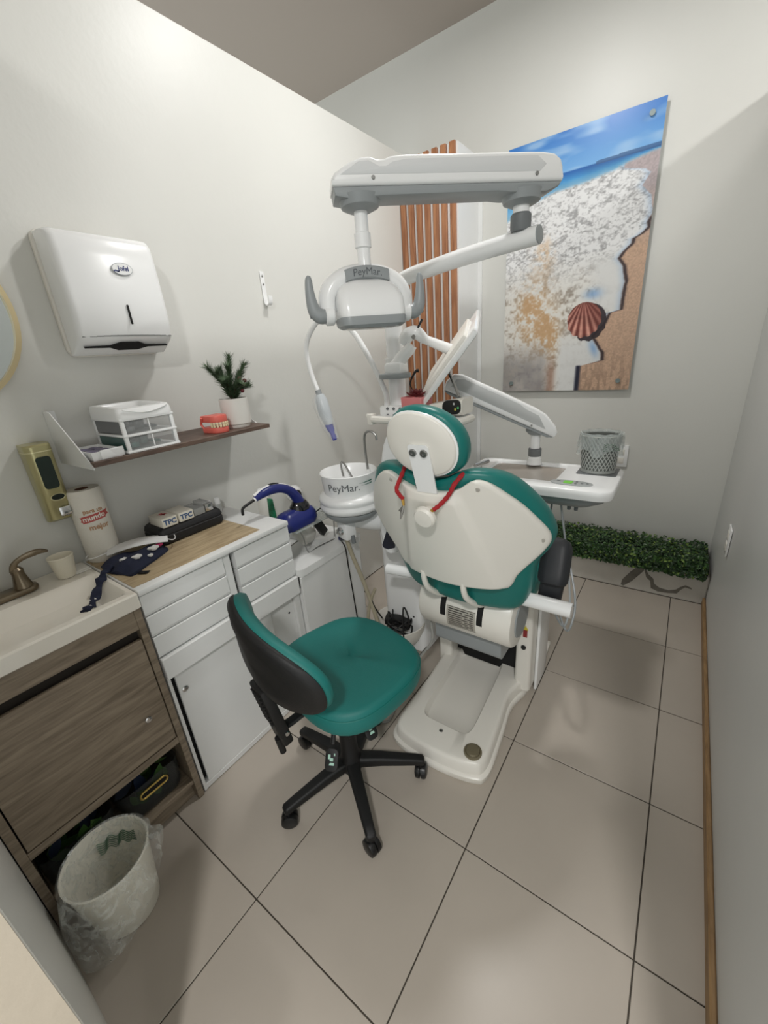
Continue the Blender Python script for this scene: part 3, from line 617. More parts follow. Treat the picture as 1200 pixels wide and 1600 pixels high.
# black case with supply boxes
cs = thing('black_case', 'black zippered case lying against the wall on the mat', 'case', (-1.67, .80, .954))
def casef(bm):
    L = []
    for i, z in ((.008, .9545), (0, .965), (0, .99), (.004, .994), (.0, .998), (.004, 1.016), (.012, 1.024)):
        L.append([(p[0], p[1], z) for p in rr(.075-i, .142-i, .02, 4, -1.665, .795)])
    loft(bm, L)
mk('body', mat('black_nylon', (20, 20, 23), .55, bump=.15, bscale=120), cs, casef)
mk('zipper', mat('zip', (40, 40, 44), .4), cs, lambda bm: loft(bm, [[(p[0], p[1], z) for p in rr(.076-.004, .143-.004, .02, 4, -1.665, .795)] for z in (.992, .9955)]))
CARD = mat('carton', (222, 218, 206), .6, var=.05, vscale=14)
for i, (y, lab) in enumerate(((.705, 'off-white small carton with TPC lettering and red mark, leftmost on black case'), (.775, 'off-white small carton with TPC lettering, second along the black case'))):
    c = thing('supply_carton', lab, 'carton', (-1.635, y, 1.025), 'cartons on the black case')
    mk('box', CARD, c, lambda bm: box(bm, (-1.645, y, 1.0445), (.105, .062, .038), .002))
    mk('lettering', mat('print_blue', (52, 86, 130), .6), c, lambda bm: text(bm, 'TPC', .028, lambda a, b: (-1.5922, y+a, 1.0435+b), .0011), smooth=False)
    if i == 0: mk('red_mark', mat('print_coral', (214, 92, 92), .6), c, lambda bm: [bm.faces.new([bm.verts.new((-1.65+q[0]*.02, y+.004+q[1]*.02, 1.0639)) for q in pp]) for pp in ([(-1, -.4), (1, -.1), (1, .1), (-1, .4)], [(-.4, -1), (.4, 1), (-.4, .6)], [(-.2, 1), (.3, -.9), (.5, .2)])], smooth=False)
tag(mk('clear_box', mat('clear_grey', (176, 178, 176), .2, alpha=.6), None, lambda bm: box(bm, (-1.645, .836, 1.0405), (.095, .05, .03), .003)), 'translucent grey box on the black case', 'box')
mb = thing('burr_box', 'clear box with shiny metal end on the black case', 'box', (-1.65, .885, 1.025))
mk('box', mat('clear_grey', (176, 178, 176)), mb, lambda bm: box(bm, (-1.655, .883, 1.0445), (.08, .036, .038), .003))
mk('metal_end', CHROME, mb, lambda bm: box(bm, (-1.607, .883, 1.0435), (.014, .036, .034), .003))
for i, (x, y, lab) in enumerate(((-1.752, .965, 'small white capped vial behind the black case, the left one'), (-1.75, 1.012, 'small clear vial with white cap near the wall on white cabinet top'))):
    vb = thing('vial', lab, 'vial', (x, y, .952), 'vials at the wall')
    mk('glass', mat('vial_glass', (206, 208, 206), .1, alpha=.6) if i else WHITE2, vb, lambda bm: lathe(bm, [(.015, .0), (.016, .003), (.016, .034), (.010, .042)], (x, y, .952), 20))
    mk('cap', WHITE, vb, lambda bm: lathe(bm, [(.013, .040), (.0135, .066), (.011, .069)], (x, y, .952), 20))
# surgical cap and mask
CLO = mat('navy_print_cloth', (26, 32, 56), .85, bump=.3, bscale=300)
cp = thing('surgical_cap', 'navy cloth surgical cap with printed white animals lying on the mat', 'cap', (-1.56, .55, .954))
def sheet(bm, outline, zf, t=.006, seg=6):
    n = len(outline); cx = sum(p[0] for p in outline)/n; cy = sum(p[1] for p in outline)/n
    tops = []
    for k in range(seg+1):
        s = 1-k/seg*.97; tops.append([(cx+(p[0]-cx)*s, cy+(p[1]-cy)*s, zf(cx+(p[0]-cx)*s, cy+(p[1]-cy)*s, k/seg)) for p in outline])
    bot = [(p[0], p[1], .9545) for p in outline]
    loft(bm, [bot]+tops)
def dense(pts, k=5): return [tuple(p)[:2] for p in spath([(*q, 0) for q in pts+[pts[0]]], k)][:-1]
capo = dense([(-1.64, .445), (-1.56, .44), (-1.50, .458), (-1.455, .475), (-1.48, .53), (-1.515, .60), (-1.545, .648), (-1.585, .652), (-1.625, .60), (-1.65, .52)])
mk('crown', CLO, cp, lambda bm: sheet(bm, capo, lambda x, y, k: .962+.02*min(1, k*3)+.006*math.sin(x*70+y*30)))
def tie(bm):
    P = spath([(-1.56, .45, .97), (-1.52, .42, .968), (-1.475, .395, .958), (-1.43, .36, .935), (-1.39, .325, .926), (-1.36, .30, .953)] if False else [(-1.57, .455, .972), (-1.55, .425, .966), (-1.53, .402, .953), (-1.50, .375, .936), (-1.46, .345, .924), (-1.425, .318, .925), (-1.405, .302, .929)], 6)
    loops = []
    for i, p in enumerate(P):
        t = (P[min(i+1, len(P)-1)]-P[max(i-1, 0)]).normalized(); s = t.cross(Vector((0, 0, 1))).normalized(); h = .013+.004*math.sin(i*.7)
        loops.append([p+s*h*a+Vector((0, 0, b+.004*math.sin(i*1.1+a))) for a, b in ((-1, 0), (1, 0), (1, .005), (0, .009), (-1, .005))])
    loft(bm, loops)
mk('tie', CLO, cp, tie)
mk('dark_tag', BLACK, cp, lambda bm: box(bm, (-1.442, .505, .957), (.035, .02, .003), .001, rot=Matrix.Rotation(.6, 3, 'Z')))
CW = mat('print_offwhite', (226, 226, 224), .8); CR = mat('print_magenta', (168, 44, 92), .8)
def patch(x, y, z, s, k): 
    return lambda bm: prism(bm, [(s*r*math.cos(a), s*r*math.sin(a)) for a, r in zip(np.linspace(0, 2*math.pi, 11)[:-1], (1, .6, .9, .75, 1, .55, .8, .95, .6, .85))], lambda a, b, d: (x+a, y+b, z+d), -.003, .0035)
for k, (x, y, z, s, mm) in enumerate(((-1.555, .495, .984, .014, CW), (-1.53, .53, .985, .019, CW), (-1.55, .60, .985, .022, CW), (-1.56, .628, .984, .014, CR), (-1.585, .636, .982, .012, CW), (-1.50, .497, .972, .013, CW), (-1.462, .345, .930, .011, CW), (-1.425, .322, .931, .007, CW), (-1.515, .57, .976, .010, CW))):
    mk('printed_patch', mm, cp, patch(x, y, z, s, k))
mkk = thing('face_mask', 'white pleated face mask lying on the navy cap', 'mask', (-1.61, .58, .985))
def maskf(bm):
    A = Matrix.Rotation(math.radians(63), 3, 'Z'); c = Vector((-1.632, .585, .988)); loops = []
    nx, ny = 20, 12
    for i in range(nx+1):
        u = i/nx-.5; lp = []
        for j in range(ny+1):
            v = j/ny-.5; z = .012*math.cos(u*3)+.010*math.cos(v*3)+.003*abs(((j*.75) % 2)-1)-.004
            lp.append(c+A@Vector((u*.205, v*.092*(1-.15*abs(u)), z)))
        lp += [p-Vector((0, 0, .002)) for p in lp[::-1]]
        loops.append(lp)
    loft(bm, loops)
mk('pleated_panel', mat('mask_white', (236, 236, 236), .8), mkk, maskf, sharp=60)
for s in (-1, 1):
    A = Matrix.Rotation(math.radians(63), 3, 'Z'); c = Vector((-1.632, .585, .985))
    mk('ear_loop', mat('mask_white', (236, 236, 236)), mkk, lambda bm: tube(bm, spath([c+A@Vector((q[0]*1.15, q[1]*1.1, q[2])) for q in ((s*.086, -.032, .012), (s*(.125 if s < 0 else .105), -.04, .006), (s*(.15 if s < 0 else .112), -.005, .0), (s*(.13 if s < 0 else .105), .028, .006), (s*.086, .032, .012))], 5), .0018, 6))
# ------------------------------------------------------------------ low white cabinet beside the dental unit
lc = thing('low_cabinet', 'low white cabinet with open recess beside the spittoon', 'cabinet', (-1.56, 1.3, 0))
LY0, LY1 = 1.079, 1.545
def lowtop(bm):
    x0, x1 = XL+.002, -1.318; o = rr((x1-x0)/2, (LY1-LY0)/2, .03, 5, (x0+x1)/2, (LY0+LY1)/2)
    i = rr(.125, .135, .01, 5, -1.575, 1.235)
    loft(bm, [[(p[0], p[1], z) for p in o] for z in (.664, .666, .696, .70)]+[[(p[0], p[1], z) for p in i] for z in (.70, .692, .60)])
mk('top', WHITEM, lc, lowtop)
mk('recess_floor', mat('recess_beige', (150, 142, 122), .6, var=.2, vscale=25), lc, lambda bm: bx(bm, -1.66, -1.46, 1.12, 1.31, .601, .62, .004))
mk('body', WHITEM, lc, lambda bm: prism(bm, rr(.228, .231, .03, 5, (XL-1.326)/2+.0, (LY0+LY1)/2), lambda a, b, d: (a, b, d), .003, .598))
mk('front_skin', WHITEM, lc, lambda bm: bx(bm, -1.336, -1.324, LY0+.002, LY1-.03, .003, .662, .002, 1))
# wire rack with a glass plate and the blue gun on it
rk = thing('wire_rack', 'small bent wire rack with glass plate on the low cabinet', 'rack', (-1.50, 1.35, .70))
for (x, ) in ((-1.42,), (-1.57,)):
    mk('wire_leg', STEEL, rk, lambda bm: tube(bm, spath([(x, 1.20, .835), (x, 1.22, .79), (x, 1.235, .7035), (x-.0, 1.30, .7035), (x+.01, 1.40, .7035), (x, 1.43, .7035), (x, 1.44, .78), (x, 1.445, .835)], 4), .003, 6))
mk('cross_wire', STEEL, rk, lambda bm: tube(bm, [(-1.57, 1.445, .8345), (-1.42, 1.445, .8345)], .003, 6))
mk('glass_plate', mat('rack_glass', (190, 200, 196), .05, alpha=.42), rk, lambda bm: box(bm, (-1.495, 1.315, .842), (.20, .31, .006), .002))
gn = thing('blue_gun', 'blue and white dental gun on its cradle with black nozzle', 'dental gun', (-1.47, 1.22, .845))
BLUE = mat('gun_blue', (32, 42, 112), .32); 
def cradle(bm):
    L = []
    for i, z in ((.022, .846), (.004, .852), (0, .875), (.006, .90), (.022, .922), (.045, .935)):
        L.append([(p[0], p[1]+(.012*(z-.85)/.09), z) for p in rr(.062-i, .118-i*1.1, .055-i, 6, -1.462, 1.222)])
    loft(bm, L)
mk('cradle', BLUE, gn, cradle, sharp=60)
mk('cradle_top', mat('glossy_black', (16, 16, 20), .1, coat=.5), gn, lambda bm: lathe(bm, [(.055, 0), (.052, .02), (.036, .042), (.012, .05)], (-1.462, 1.262, .922), 28, sx=.8))
hp = [(-1.46, 1.018, 1.052), (-1.46, 1.06, 1.064), (-1.46, 1.11, 1.068), (-1.46, 1.165, 1.058), (-1.46, 1.215, 1.03), (-1.46, 1.25, .985), (-1.46, 1.265, .945)]
mk('handle', BLUE, gn, lambda bm: tube(bm, spath(hp, 5), [.012, .020, .022, .021, .022, .026, .030], 14))
mk('white_spine', WHITE, gn, lambda bm: tube(bm, spath([(a-.004, b+.008*(c < 1.04), c+.0135) for a, b, c in hp[:-1]], 5), [.008, .011, .012, .012, .011, .006], 10, flat=.9))
mk('button_pad', BLACK, gn, lambda bm: tube(bm, [(-1.462, 1.105, 1.092), (-1.462, 1.13, 1.0915), (-1.462, 1.158, 1.084)], [.006, .007, .005], 8, flat=.6))
mk('nozzle_collar', WHITE, gn, lambda bm: tube(bm, [(-1.46, 1.022, 1.053), (-1.46, 1.012, 1.050)], .0115, 12))
mk('nozzle', BLACK, gn, lambda bm: tube(bm, spath([(-1.46, 1.014, 1.051), (-1.46, .98, 1.043), (-1.46, .956, 1.036), (-1.46, .947, 1.028), (-1.46, .945, 1.005)], 4), [.0065, .006], 10))
(mk('cable', BLACK, gn, lambda bm: tube(bm, spath([(-1.455, 1.345, .868), (-1.44, 1.40, .885), (-1.40, 1.44, .865), (-1.36, 1.41, .80), (-1.335, 1.385, .735), (-1.308, 1.385, .69), (-1.306, 1.39, .58), (-1.306, 1.40, .42), (-1.306, 1.41, .25), (-1.30, 1.42, .012)], 6), .0035, 7)))
gt = thing('green_tube', 'green and white paste tube standing behind the blue gun', 'tube', (-1.60, 1.20, .70))
mk('tube_body', mat('tube_green', (40, 128, 88), .4, var=.35, vscale=60), gt, lambda bm: loft(bm, [[(-1.60+p[0], 1.20+p[1], z) for p in circ(.022, 18, ry=ry)] for z, ry in ((.74, .02), (.80, .02), (.90, .014), (.975, .003))]))
mk('cap', WHITE, gt, lambda bm: lathe(bm, [(.018, 0), (.019, .038), (.016, .04)], (-1.60, 1.20, .70), 18))
wb = thing('white_bottle', 'white round bottle by the wall behind the blue gun', 'bottle', (-1.715, 1.245, .70))
mk('bottle', WHITE2, wb, lambda bm: lathe(bm, [(.030, 0), (.032, .005), (.032, .24), (.024, .262)], (-1.715, 1.245, .70), 24))
mk('cap', WHITE, wb, lambda bm: lathe(bm, [(.021, .262), (.021, .295), (.018, .298)], (-1.715, 1.245, .70), 24))
cm = thing('round_camera', 'white ball camera with black lens against the left wall', 'camera', (-1.72, 1.48, .70))
mk('shell', WHITE, cm, lambda bm: lathe(bm, [(.006, -.048), (.028, -.04), (.043, -.02), (.048, 0), (.043, .02), (.034, .034)], (-1.73, 1.47, .90), 28, (.85, -.35, -.1)))
mk('lens', mat('glossy_black', (16, 16, 20)), cm, lambda bm: lathe(bm, [(.034, .03), (.030, .038), (.012, .044), (.003, .045)], (-1.73, 1.47, .90), 24, (.85, -.35, -.1)))
mk('stand', WHITE, cm, lambda bm: lathe(bm, [(.035, 0), (.034, .01), (.012, .02), (.010, .16)], (-1.735, 1.475, .7005), 20))
pg = thing('polishing_unit', 'white plastic device with black front under wire rack', 'device', (-1.53, 1.38, .70))
mk('housing', WHITE2, pg, lambda bm: box(bm, (-1.545, 1.335, .745), (.11, .085, .085), .02, 3, rot=Matrix.Rotation(.5, 3, 'Y')))
mk('black_front', BLACK, pg, lambda bm: box(bm, (-1.475, 1.395, .765), (.03, .045, .085), .006, rot=Matrix.Rotation(.5, 3, 'X')))
tag(mk('small_blue_clip', mat('clip_blue', (40, 48, 96), .4), None, lambda bm: (box(bm, (-1.37, 1.43, .711), (.02, .028, .02), .003), box(bm, (-1.36, 1.43, .716), (.012, .014, .008), .002))), 'tiny navy clip on the low cabinet top', 'clip')
# ------------------------------------------------------------------ spittoon unit
cu = thing('spittoon_unit', 'white dental spittoon unit with round bowl left of the chair', 'spittoon', (-1.20, 1.68, 0))
BX, BY = -1.292, 1.455
mk('bowl', WHITE, cu, lambda bm: lathe(bm, [(.125, .955), (.128, .965), (.137, 1.05), (.140, 1.058), (.137, 1.062), (.133, 1.058), (.118, .99), (.06, .972), (.02, .968)], (BX, BY, .022), 56), sharp=50)
mk('bowl_ring', WHITE, cu, lambda bm: lathe(bm, [(.128, .868), (.15, .874), (.158, .89), (.158, .90), (.151, .908), (.151, .915), (.158, .922), (.158, .936), (.150, .949), (.128, .958)], (BX, BY, .022), 56), sharp=60)
mk('drain_dish', GREYP, cu, lambda bm: lathe(bm, [(.075, .815), (.115, .826), (.138, .85), (.143, .868), (.12, .87)], (BX, BY, .022), 48))
def onbowl(a0, r): return lambda x, y: (BX+r*math.cos(a0+x/.134), BY+r*math.sin(a0+x/.134), 1.029+y)
lt = lambda x, y: onbowl(math.radians(-62), .1355+(y)*.105)(x, y)
mk('lettering', mat('logo_grey', (92, 96, 100), .5), cu, lambda bm: text(bm, 'PeyMar.', .05, lambda x, y: lt(x, y)), smooth=False)
LG = mat('logo_green', (30, 108, 92), .5)
def swoosh(bm):
    for z0, a, b, h in ((.022, .075, .15, .006), (.010, .085, .15, .005)):
        n = 8
        for k in range(n):
            x0 = a+(b-a)*k/n; x1 = a+(b-a)*(k+1)/n
            q = lambda x, y: onbowl(math.radians(-62), .1360+y*.105)(x, y)
            t0 = k/n; t1 = (k+1)/n
            bm.faces.new([bm.verts.new(q(*p)) for p in ((x0, z0-.004), (x1, z0-.004), (x1, z0-.004+h*t1+.0003), (x0, z0-.004+h*t0+.0002))])
mk('logo_swoosh', LG, cu, swoosh, smooth=False)
CW2 = WHITE
mk('tower', CW2, cu, lambda bm: loft(bm, [[(p[0], p[1], z) for p in rr(hx, hy, .04, 5, cx, cy)] for z, hx, hy, cx, cy in ((.02, .13, .15, -1.10, 1.72), (.60, .12, .14, -1.12, 1.72), (.85, .11, .13, -1.14, 1.70), (1.18, .075, .09, -1.11, 1.68), (1.22, .06, .07, -1.11, 1.67))]))
mk('bowl_arm', CW2, cu, lambda bm: tube(bm, spath([(-1.15, 1.62, .80), (-1.22, 1.55, .80), (BX, BY, .84)], 4), [.06, .06, .055], 16))
vbx = mk('valve_block', CW2, cu, lambda bm: box(bm, (-1.30, 1.405, .785), (.08, .065, .095), .010, rot=Matrix.Rotation(-.25, 3, 'Z')))
mk('valve_knob', CHROME, vbx, lambda bm: lathe(bm, [(.021, 0), (.021, .009), (.012, .013), (.010, .03), (.004, .033)], (-1.312, 1.374, .785), 16, (.25, -.95, 0)))
mk('side_pin', GREYD, vbx, lambda bm: tube(bm, [(-1.262, 1.40, .76), (-1.252, 1.395, .72)], .011, 10))
mk('water_spout', STEEL, cu, lambda bm: tube(bm, spath([(-1.345, 1.475, 1.04), (-1.352, 1.475, 1.09), (-1.342, 1.472, 1.115), (-1.318, 1.466, 1.105), (-1.27, 1.452, 1.055), (-1.245, 1.447, 1.03)], 5), .005, 8))
mk('cup_filler', STEEL, cu, lambda bm: tube(bm, spath([(-1.225, 1.53, 1.05), (-1.232, 1.53, 1.15), (-1.228, 1.53, 1.24), (-1.20, 1.535, 1.262), (-1.17, 1.54, 1.245), (-1.165, 1.54, 1.22)], 5), .006, 8))
mk('filler_base', WHITE, cu, lambda bm: lathe(bm, [(.014, 1.02), (.014, 1.06), (.009, 1.075)], (-1.225, 1.53, 0), 14))
mk('drain_hose', mat('hose_beige', (176, 168, 146), .5), cu, lambda bm: tube(bm, spath([(-1.305, 1.40, .735), (-1.295, 1.415, .64), (-1.268, 1.44, .50), (-1.25, 1.455, .40), (-1.225, 1.465, .28), (-1.20, 1.47, .16)], 5), .011, 10))
mk('drain_hose', mat('hose_beige', (176, 168, 146)), cu, lambda bm: tube(bm, spath([(-1.21, 1.475, .42), (-1.245, 1.465, .33), (-1.27, 1.46, .22), (-1.275, 1.46, .14)], 5), .009, 10))
hb = mk('holder', CW2, cu, lambda bm: loft(bm, [[(p[0], p[1], z) for p in rr(hx, .05, .03, 5, -1.055, 1.47)] for z, hx in ((.70, .03), (.715, .045), (.80, .055), (.90, .05), (.93, .04))]))
mk('holder_opening', mat('holder_navy', (26, 30, 46), .4), hb, lambda bm: prism(bm, [(-1.092, .735), (-1.085, .722), (-1.06, .718), (-1.02, .735), (-1.016, .76), (-1.045, .80), (-1.06, .815)], lambda a, b, d: (a, d, b), 1.4185, 1.423))
# pole, shelf arm and tray
PX, PY = -1.105, 1.655
pl = mk('pole', WHITE, cu, lambda bm: lathe(bm, [(.055, 1.20), (.055, 1.33), (.040, 1.335), (.040, 1.86)], (PX, PY, 0), 28))
mk('clamp', WHITE, cu, lambda bm: box(bm, (PX, PY-.01, 1.345), (.13, .12, .055), .012))
for k in range(2):
    for q in range(3): mk('clamp_screw', GREYD, cu, lambda bm: lathe(bm, [(.007, 0), (.006, .005)], (PX-.0+.035*q-.015, PY-.0705, 1.330+.03*k), 10, (0, -1, 0)))
mk('pole_sleeve', WHITE, cu, lambda bm: lathe(bm, [(.045, 1.50), (.048, 1.502), (.048, 1.578), (.045, 1.58)], (PX, PY, 0), 28))
LP = [(PX, PY, 1.80), (PX+.003, PY, 1.83), (PX+.035, PY-.005, 1.868), (PX+.10, PY-.012, 1.888), (PX+.22, PY-.03, 1.898), (-.72, PY-.05, 1.910), (-.465, PY-.08, 1.920)]
dl = thing('dental_light', 'white overhead dental light on a jointed arm above the chair', 'dental light', (PX, PY, 1.86))
mk('lower_arm', WHITE, dl, lambda bm: tube(bm, spath(LP, 6), .029, 18))
mk('arm_cap', GREYP, dl, lambda bm: lathe(bm, [(.027, 0), (.027, .004), (.010, .006)], (-.4655, PY-.08, 1.920), 20, (1, -.1, .03)))
JX, JY = -.527, 1.578
mk('joint_collar', GREYD, dl, lambda bm: lathe(bm, [(.030, 1.940), (.033, 1.95), (.033, 1.985), (.029, 1.99)], (JX, JY, 0), 24))
mk('joint_post', WHITE, dl, lambda bm: lathe(bm, [(.026, 1.98), (.026, 2.07)], (JX, JY, 0), 24))
# spring arm housing from the joint post towards the lamp
au = Vector((-.7071, -.7071, 0)); an = Vector((-au.y, au.x, 0)); hz = 2.060
def hpos(s, t, z): return tuple(Vector((JX, JY, 0))+au*s+an*t+Vector((0, 0, z)))
side = [(-.108, 0), (-.108, .036), (-.100, .055), (-.078, .069), (-.04, .074), (.0, .075), (.2, .074), (.40, .073), (.435, .070), (.455, .063), (.475, .063), (.495, .070), (.525, .068), (.56, .056), (.60, .034), (.612, .020), (.612, 0)]
mk('spring_arm_cover', WHITE, dl, lambda bm: prism(bm, side, lambda a, b, d: hpos(a, d, hz+b), -.055, .055, .011, 3), sharp=40)
rec = [(-.03, .024), (-.05, .042), (-.02, .063), (.2, .062), (.39, .060), (.43, .054), (.45, .044), (.47, .044), (.50, .058), (.53, .056), (.585, .026)]
mk('arm_side_panel', mat('white_satin', (222, 224, 225), .3), dl, lambda bm: prism(bm, rec, lambda a, b, d: hpos(a, d, hz+b), .052, .0562, .001))
under = [(-.104, .0), (.608, .0), (.606, -.022), (.56, -.030), (.46, -.024), (.10, -.022), (.06, -.026), (-.06, -.026), (-.10, -.012)]
mk('arm_underside', GREYP, dl, lambda bm: prism(bm, under, lambda a, b, d: hpos(a, d, hz+b), -.050, .050, .005))
for s in (0, .528): mk('arm_boss', GREYP, dl, lambda bm: lathe(bm, [(.036, -.05), (.058, -.040), (.066, -.015)], hpos(s, 0, hz), 28))
for s in (-.02, .49): mk('screw', STEEL, dl, lambda bm: lathe(bm, [(.006, 0), (.005, .003)], hpos(s, .0555, hz+.018), 10, an))
lx, ly, _ = hpos(.528, 0, 0)
mk('lamp_post', WHITE, dl, lambda bm: lathe(bm, [(.021, 2.05), (.021, 1.955), (.026, 1.953), (.026, 1.915), (.021, 1.912), (.0205, 1.865), (.024, 1.855)], (lx, ly, 0), 24))
# lamp head, built facing the camera side
hd = Vector((-lx, -ly, 0)).normalized()*1.0; hr = Vector((-hd.y, hd.x, 0))     # hd towards viewer, hr to the viewer's right
hd = (hd*.96+hr*.28).normalized(); hr = Vector((-hd.y, hd.x, 0))
HC = Vector((lx, ly, 1.766))-hd*.0
def hp3(a, b, z): return tuple(HC+hr*a*.875+hd*b*.875+Vector((0, 0, z*.86)))
yk = [(-.155, -.03), (-.150, .02), (-.125, .06), (-.08, .085), (-.03, .095), (.03, .095), (.08, .085), (.125, .06), (.150, .02), (.155, -.03)]
mk('yoke', WHITE, dl, lambda bm: tube(bm, spath([hp3(a, -.01, b) for a, b in yk], 4), .024, 14, flat=1.25))
yb = mk('yoke_badge', GREYP, dl, lambda bm: loft(bm, [[hp3(a, d, z) for d, z in ((-.03, .118-2.0*a*a), (.026, .114-2.0*a*a), (.030, .108-2.0*a*a), (.030, .076-1.9*a*a), (.020, .070-1.9*a*a), (-.03, .07-1.9*a*a))] for a in np.linspace(-.082, .082, 15)]))
mk('badge_lettering', mat('logo_grey', (92, 96, 100)), yb, lambda bm: text(bm, 'PeyMar.', .034, lambda x, y: hp3(x, .0308, .093+y-2.0*x*x)), smooth=False)
def headf(bm):
    L = []
    for z, hw, hh, yo in ((-.082, .098, .052, .028), (-.078, .112, .064, .026), (-.060, .122, .073, .022), (-.050, .124, .075, .02), (.0, .124, .072, .01), (.03, .118, .064, .0), (.055, .098, .052, -.008), (.068, .07, .036, -.012), (.073, .03, .015, -.014)):
        L.append([hp3(p[0], p[1]+yo, z) for p in rr(hw, hh, .035, 6)])
    loft(bm, L)
mk('head_shell', WHITE, dl, headf, sharp=60)
mk('head_rim', GREYP, dl, lambda bm: loft(bm, [[hp3(p[0], p[1]+yo, z) for p in rr(hw, hh, .035, 6)] for z, hw, hh, yo in ((-.098, .108, .060, .027), (-.088, .122, .072, .025), (-.066, .1255, .0765, .022), (-.060, .1235, .0745, .022))]))
mk('lens', mat('lamp_lens', (120, 124, 124), .1, coat=.5), dl, lambda bm: loft(bm, [[hp3(p[0], p[1]+.027, z) for p in rr(hw, hh, .03, 5)] for z, hw, hh in ((-.101, .088, .045), (-.0975, .104, .056))]))
for s in (-1, 1):
    mk('yoke_knuckle', WHITE, dl, lambda bm: lathe(bm, [(.026, 0), (.030, .004), (.030, .026), (.026, .030)], hp3(s*.133, -.005, -.045), 20, hr*s))
    mk('grip', GREYP, dl, lambda bm: tube(bm, spath([hp3(s*a, .0, z) for a, z in ((.160, -.045), (.185, -.045), (.203, -.03), (.211, .0), (.214, .04), (.213, .075), (.210, .088))], 4), [.022, .024, .022, .018, .014, .011, .005], 12))
    mk('grip_screw', GREYD, dl, lambda bm: lathe(bm, [(.006, 0), (.006, .008)], hp3(s*.214, .0, -.045), 10, hr*s))
# ------------------------------------------------------------------ shelf on the pole with small things
ps = thing('unit_shelf', 'long narrow white shelf clamped to the unit pole', 'shelf', (-.95, 1.58, 1.31))
mk('plate', WHITE, ps, lambda bm: prism(bm, rr(.225, .075, .03, 5, -.945, 1.585), lambda a, b, d: (a, b, d), 1.312, 1.332, .006))
mk('edge_rail', WHITE2, ps, lambda bm: tube(bm, spath([(-1.16, 1.515, 1.322), (-.95, 1.507, 1.318), (-.76, 1.512, 1.318), (-.722, 1.53, 1.32), (-.718, 1.62, 1.32)], 5), .016, 10))
mk('end_clip', WHITE2, ps, lambda bm: (box(bm, (-1.175, 1.53, 1.32), (.03, .04, .05), .006), tube(bm, [(-1.195, 1.525, 1.335), (-1.165, 1.525, 1.335)], .010, 8)))
sp = thing('potted_succulent', 'pink square pot with dark red succulent on unit shelf', 'potted plant', (-.96, 1.585, 1.333))
mk('pot', mat('pink_pot', (214, 128, 128), .5, bump=.1, bscale=70), sp, lambda bm: loft(bm, [[(p[0], p[1], z) for p in rr(h, h, .006, 3, -.96, 1.585)] for z, h in ((1.333, .047), (1.336, .049), (1.414, .052), (1.416, .051), (1.414, .047), (1.405, .046))]))
SUC = mat('succulent_red', (104, 40, 42), .4)
for ring, (n, L, el) in enumerate(((9, .05, .35), (7, .04, .8), (4, .025, 1.25))):
    for k in range(n):
        a = 2*math.pi*(k+ring*.4)/n; d = Vector((math.cos(a)*math.cos(el), math.sin(a)*math.cos(el), math.sin(el))); c = Vector((-.96, 1.585, 1.414))
        mk('succulent_leaf', SUC, sp, lambda bm: tube(bm, [c, c+d*L*.4, c+d*L*.8, c+d*L+Vector((0, 0, .004))], [.006, .011, .009, .001], 6, flat=.5))
sc = thing('scaler_box', 'white device with black button panel on the unit shelf', 'device', (-.80, 1.60, 1.333))
def scal(bm):
    L = []
    for x, hz_, zc in ((-.91, .018, .022), (-.88, .026, .028), (-.80, .032, .034), (-.745, .036, .040), (-.728, .034, .040)):
        L.append([(x, 1.605+p[0], 1.333+zc+p[1]) for p in rr(.055, hz_-.002, .016, 4)])
    loft(bm, L)
mk('housing', WHITE2, sc, scal)
mk('control_panel', mat('panel_black', (24, 24, 26), .3), sc, lambda bm: prism(bm, rr(.042, .029, .022, 5, -.775, 1.373), lambda a, b, d: (a, d, b+.06*(a+.775)), 1.5555, 1.5485, .002))
for dx, dz, c in ((.018, -.008, (210, 200, 90)), (.030, -.002, (90, 190, 120)), (.012, .014, (190, 190, 190))):
    mk('button', mat('btn%d' % int(dx*1000), c, .4), sc, lambda bm: box(bm, (-.775+dx, 1.548, 1.373+dz), (.008, .003, .009), .0008))
(mk('cord', GREYP, sc, lambda bm: tube(bm, spath([(-.765, 1.545, 1.338), (-.745, 1.492, 1.337), (-.728, 1.484, 1.28), (-.722, 1.484, 1.18), (-.722, 1.484, 1.08), (-.73, 1.49, .97)], 5), .006, 8)))
tag(mk('white_cube', WHITE2, None, lambda bm: (box(bm, (-.875, 1.535, 1.349), (.032, .03, .03), .004), box(bm, (-.875, 1.535, 1.369), (.024, .022, .012), .003))), 'small white plastic block in front of scaler device', 'block')
tag(mk('probe_tool', STEEL, None, lambda bm: tube(bm, [(-.775, 1.62, 1.408), (-.80, 1.63, 1.455), (-.822, 1.635, 1.495), (-.832, 1.637, 1.513)], [.006, .006, .006, .0015], 8)), 'slim metal handpiece leaning up from the unit shelf', 'handpiece')
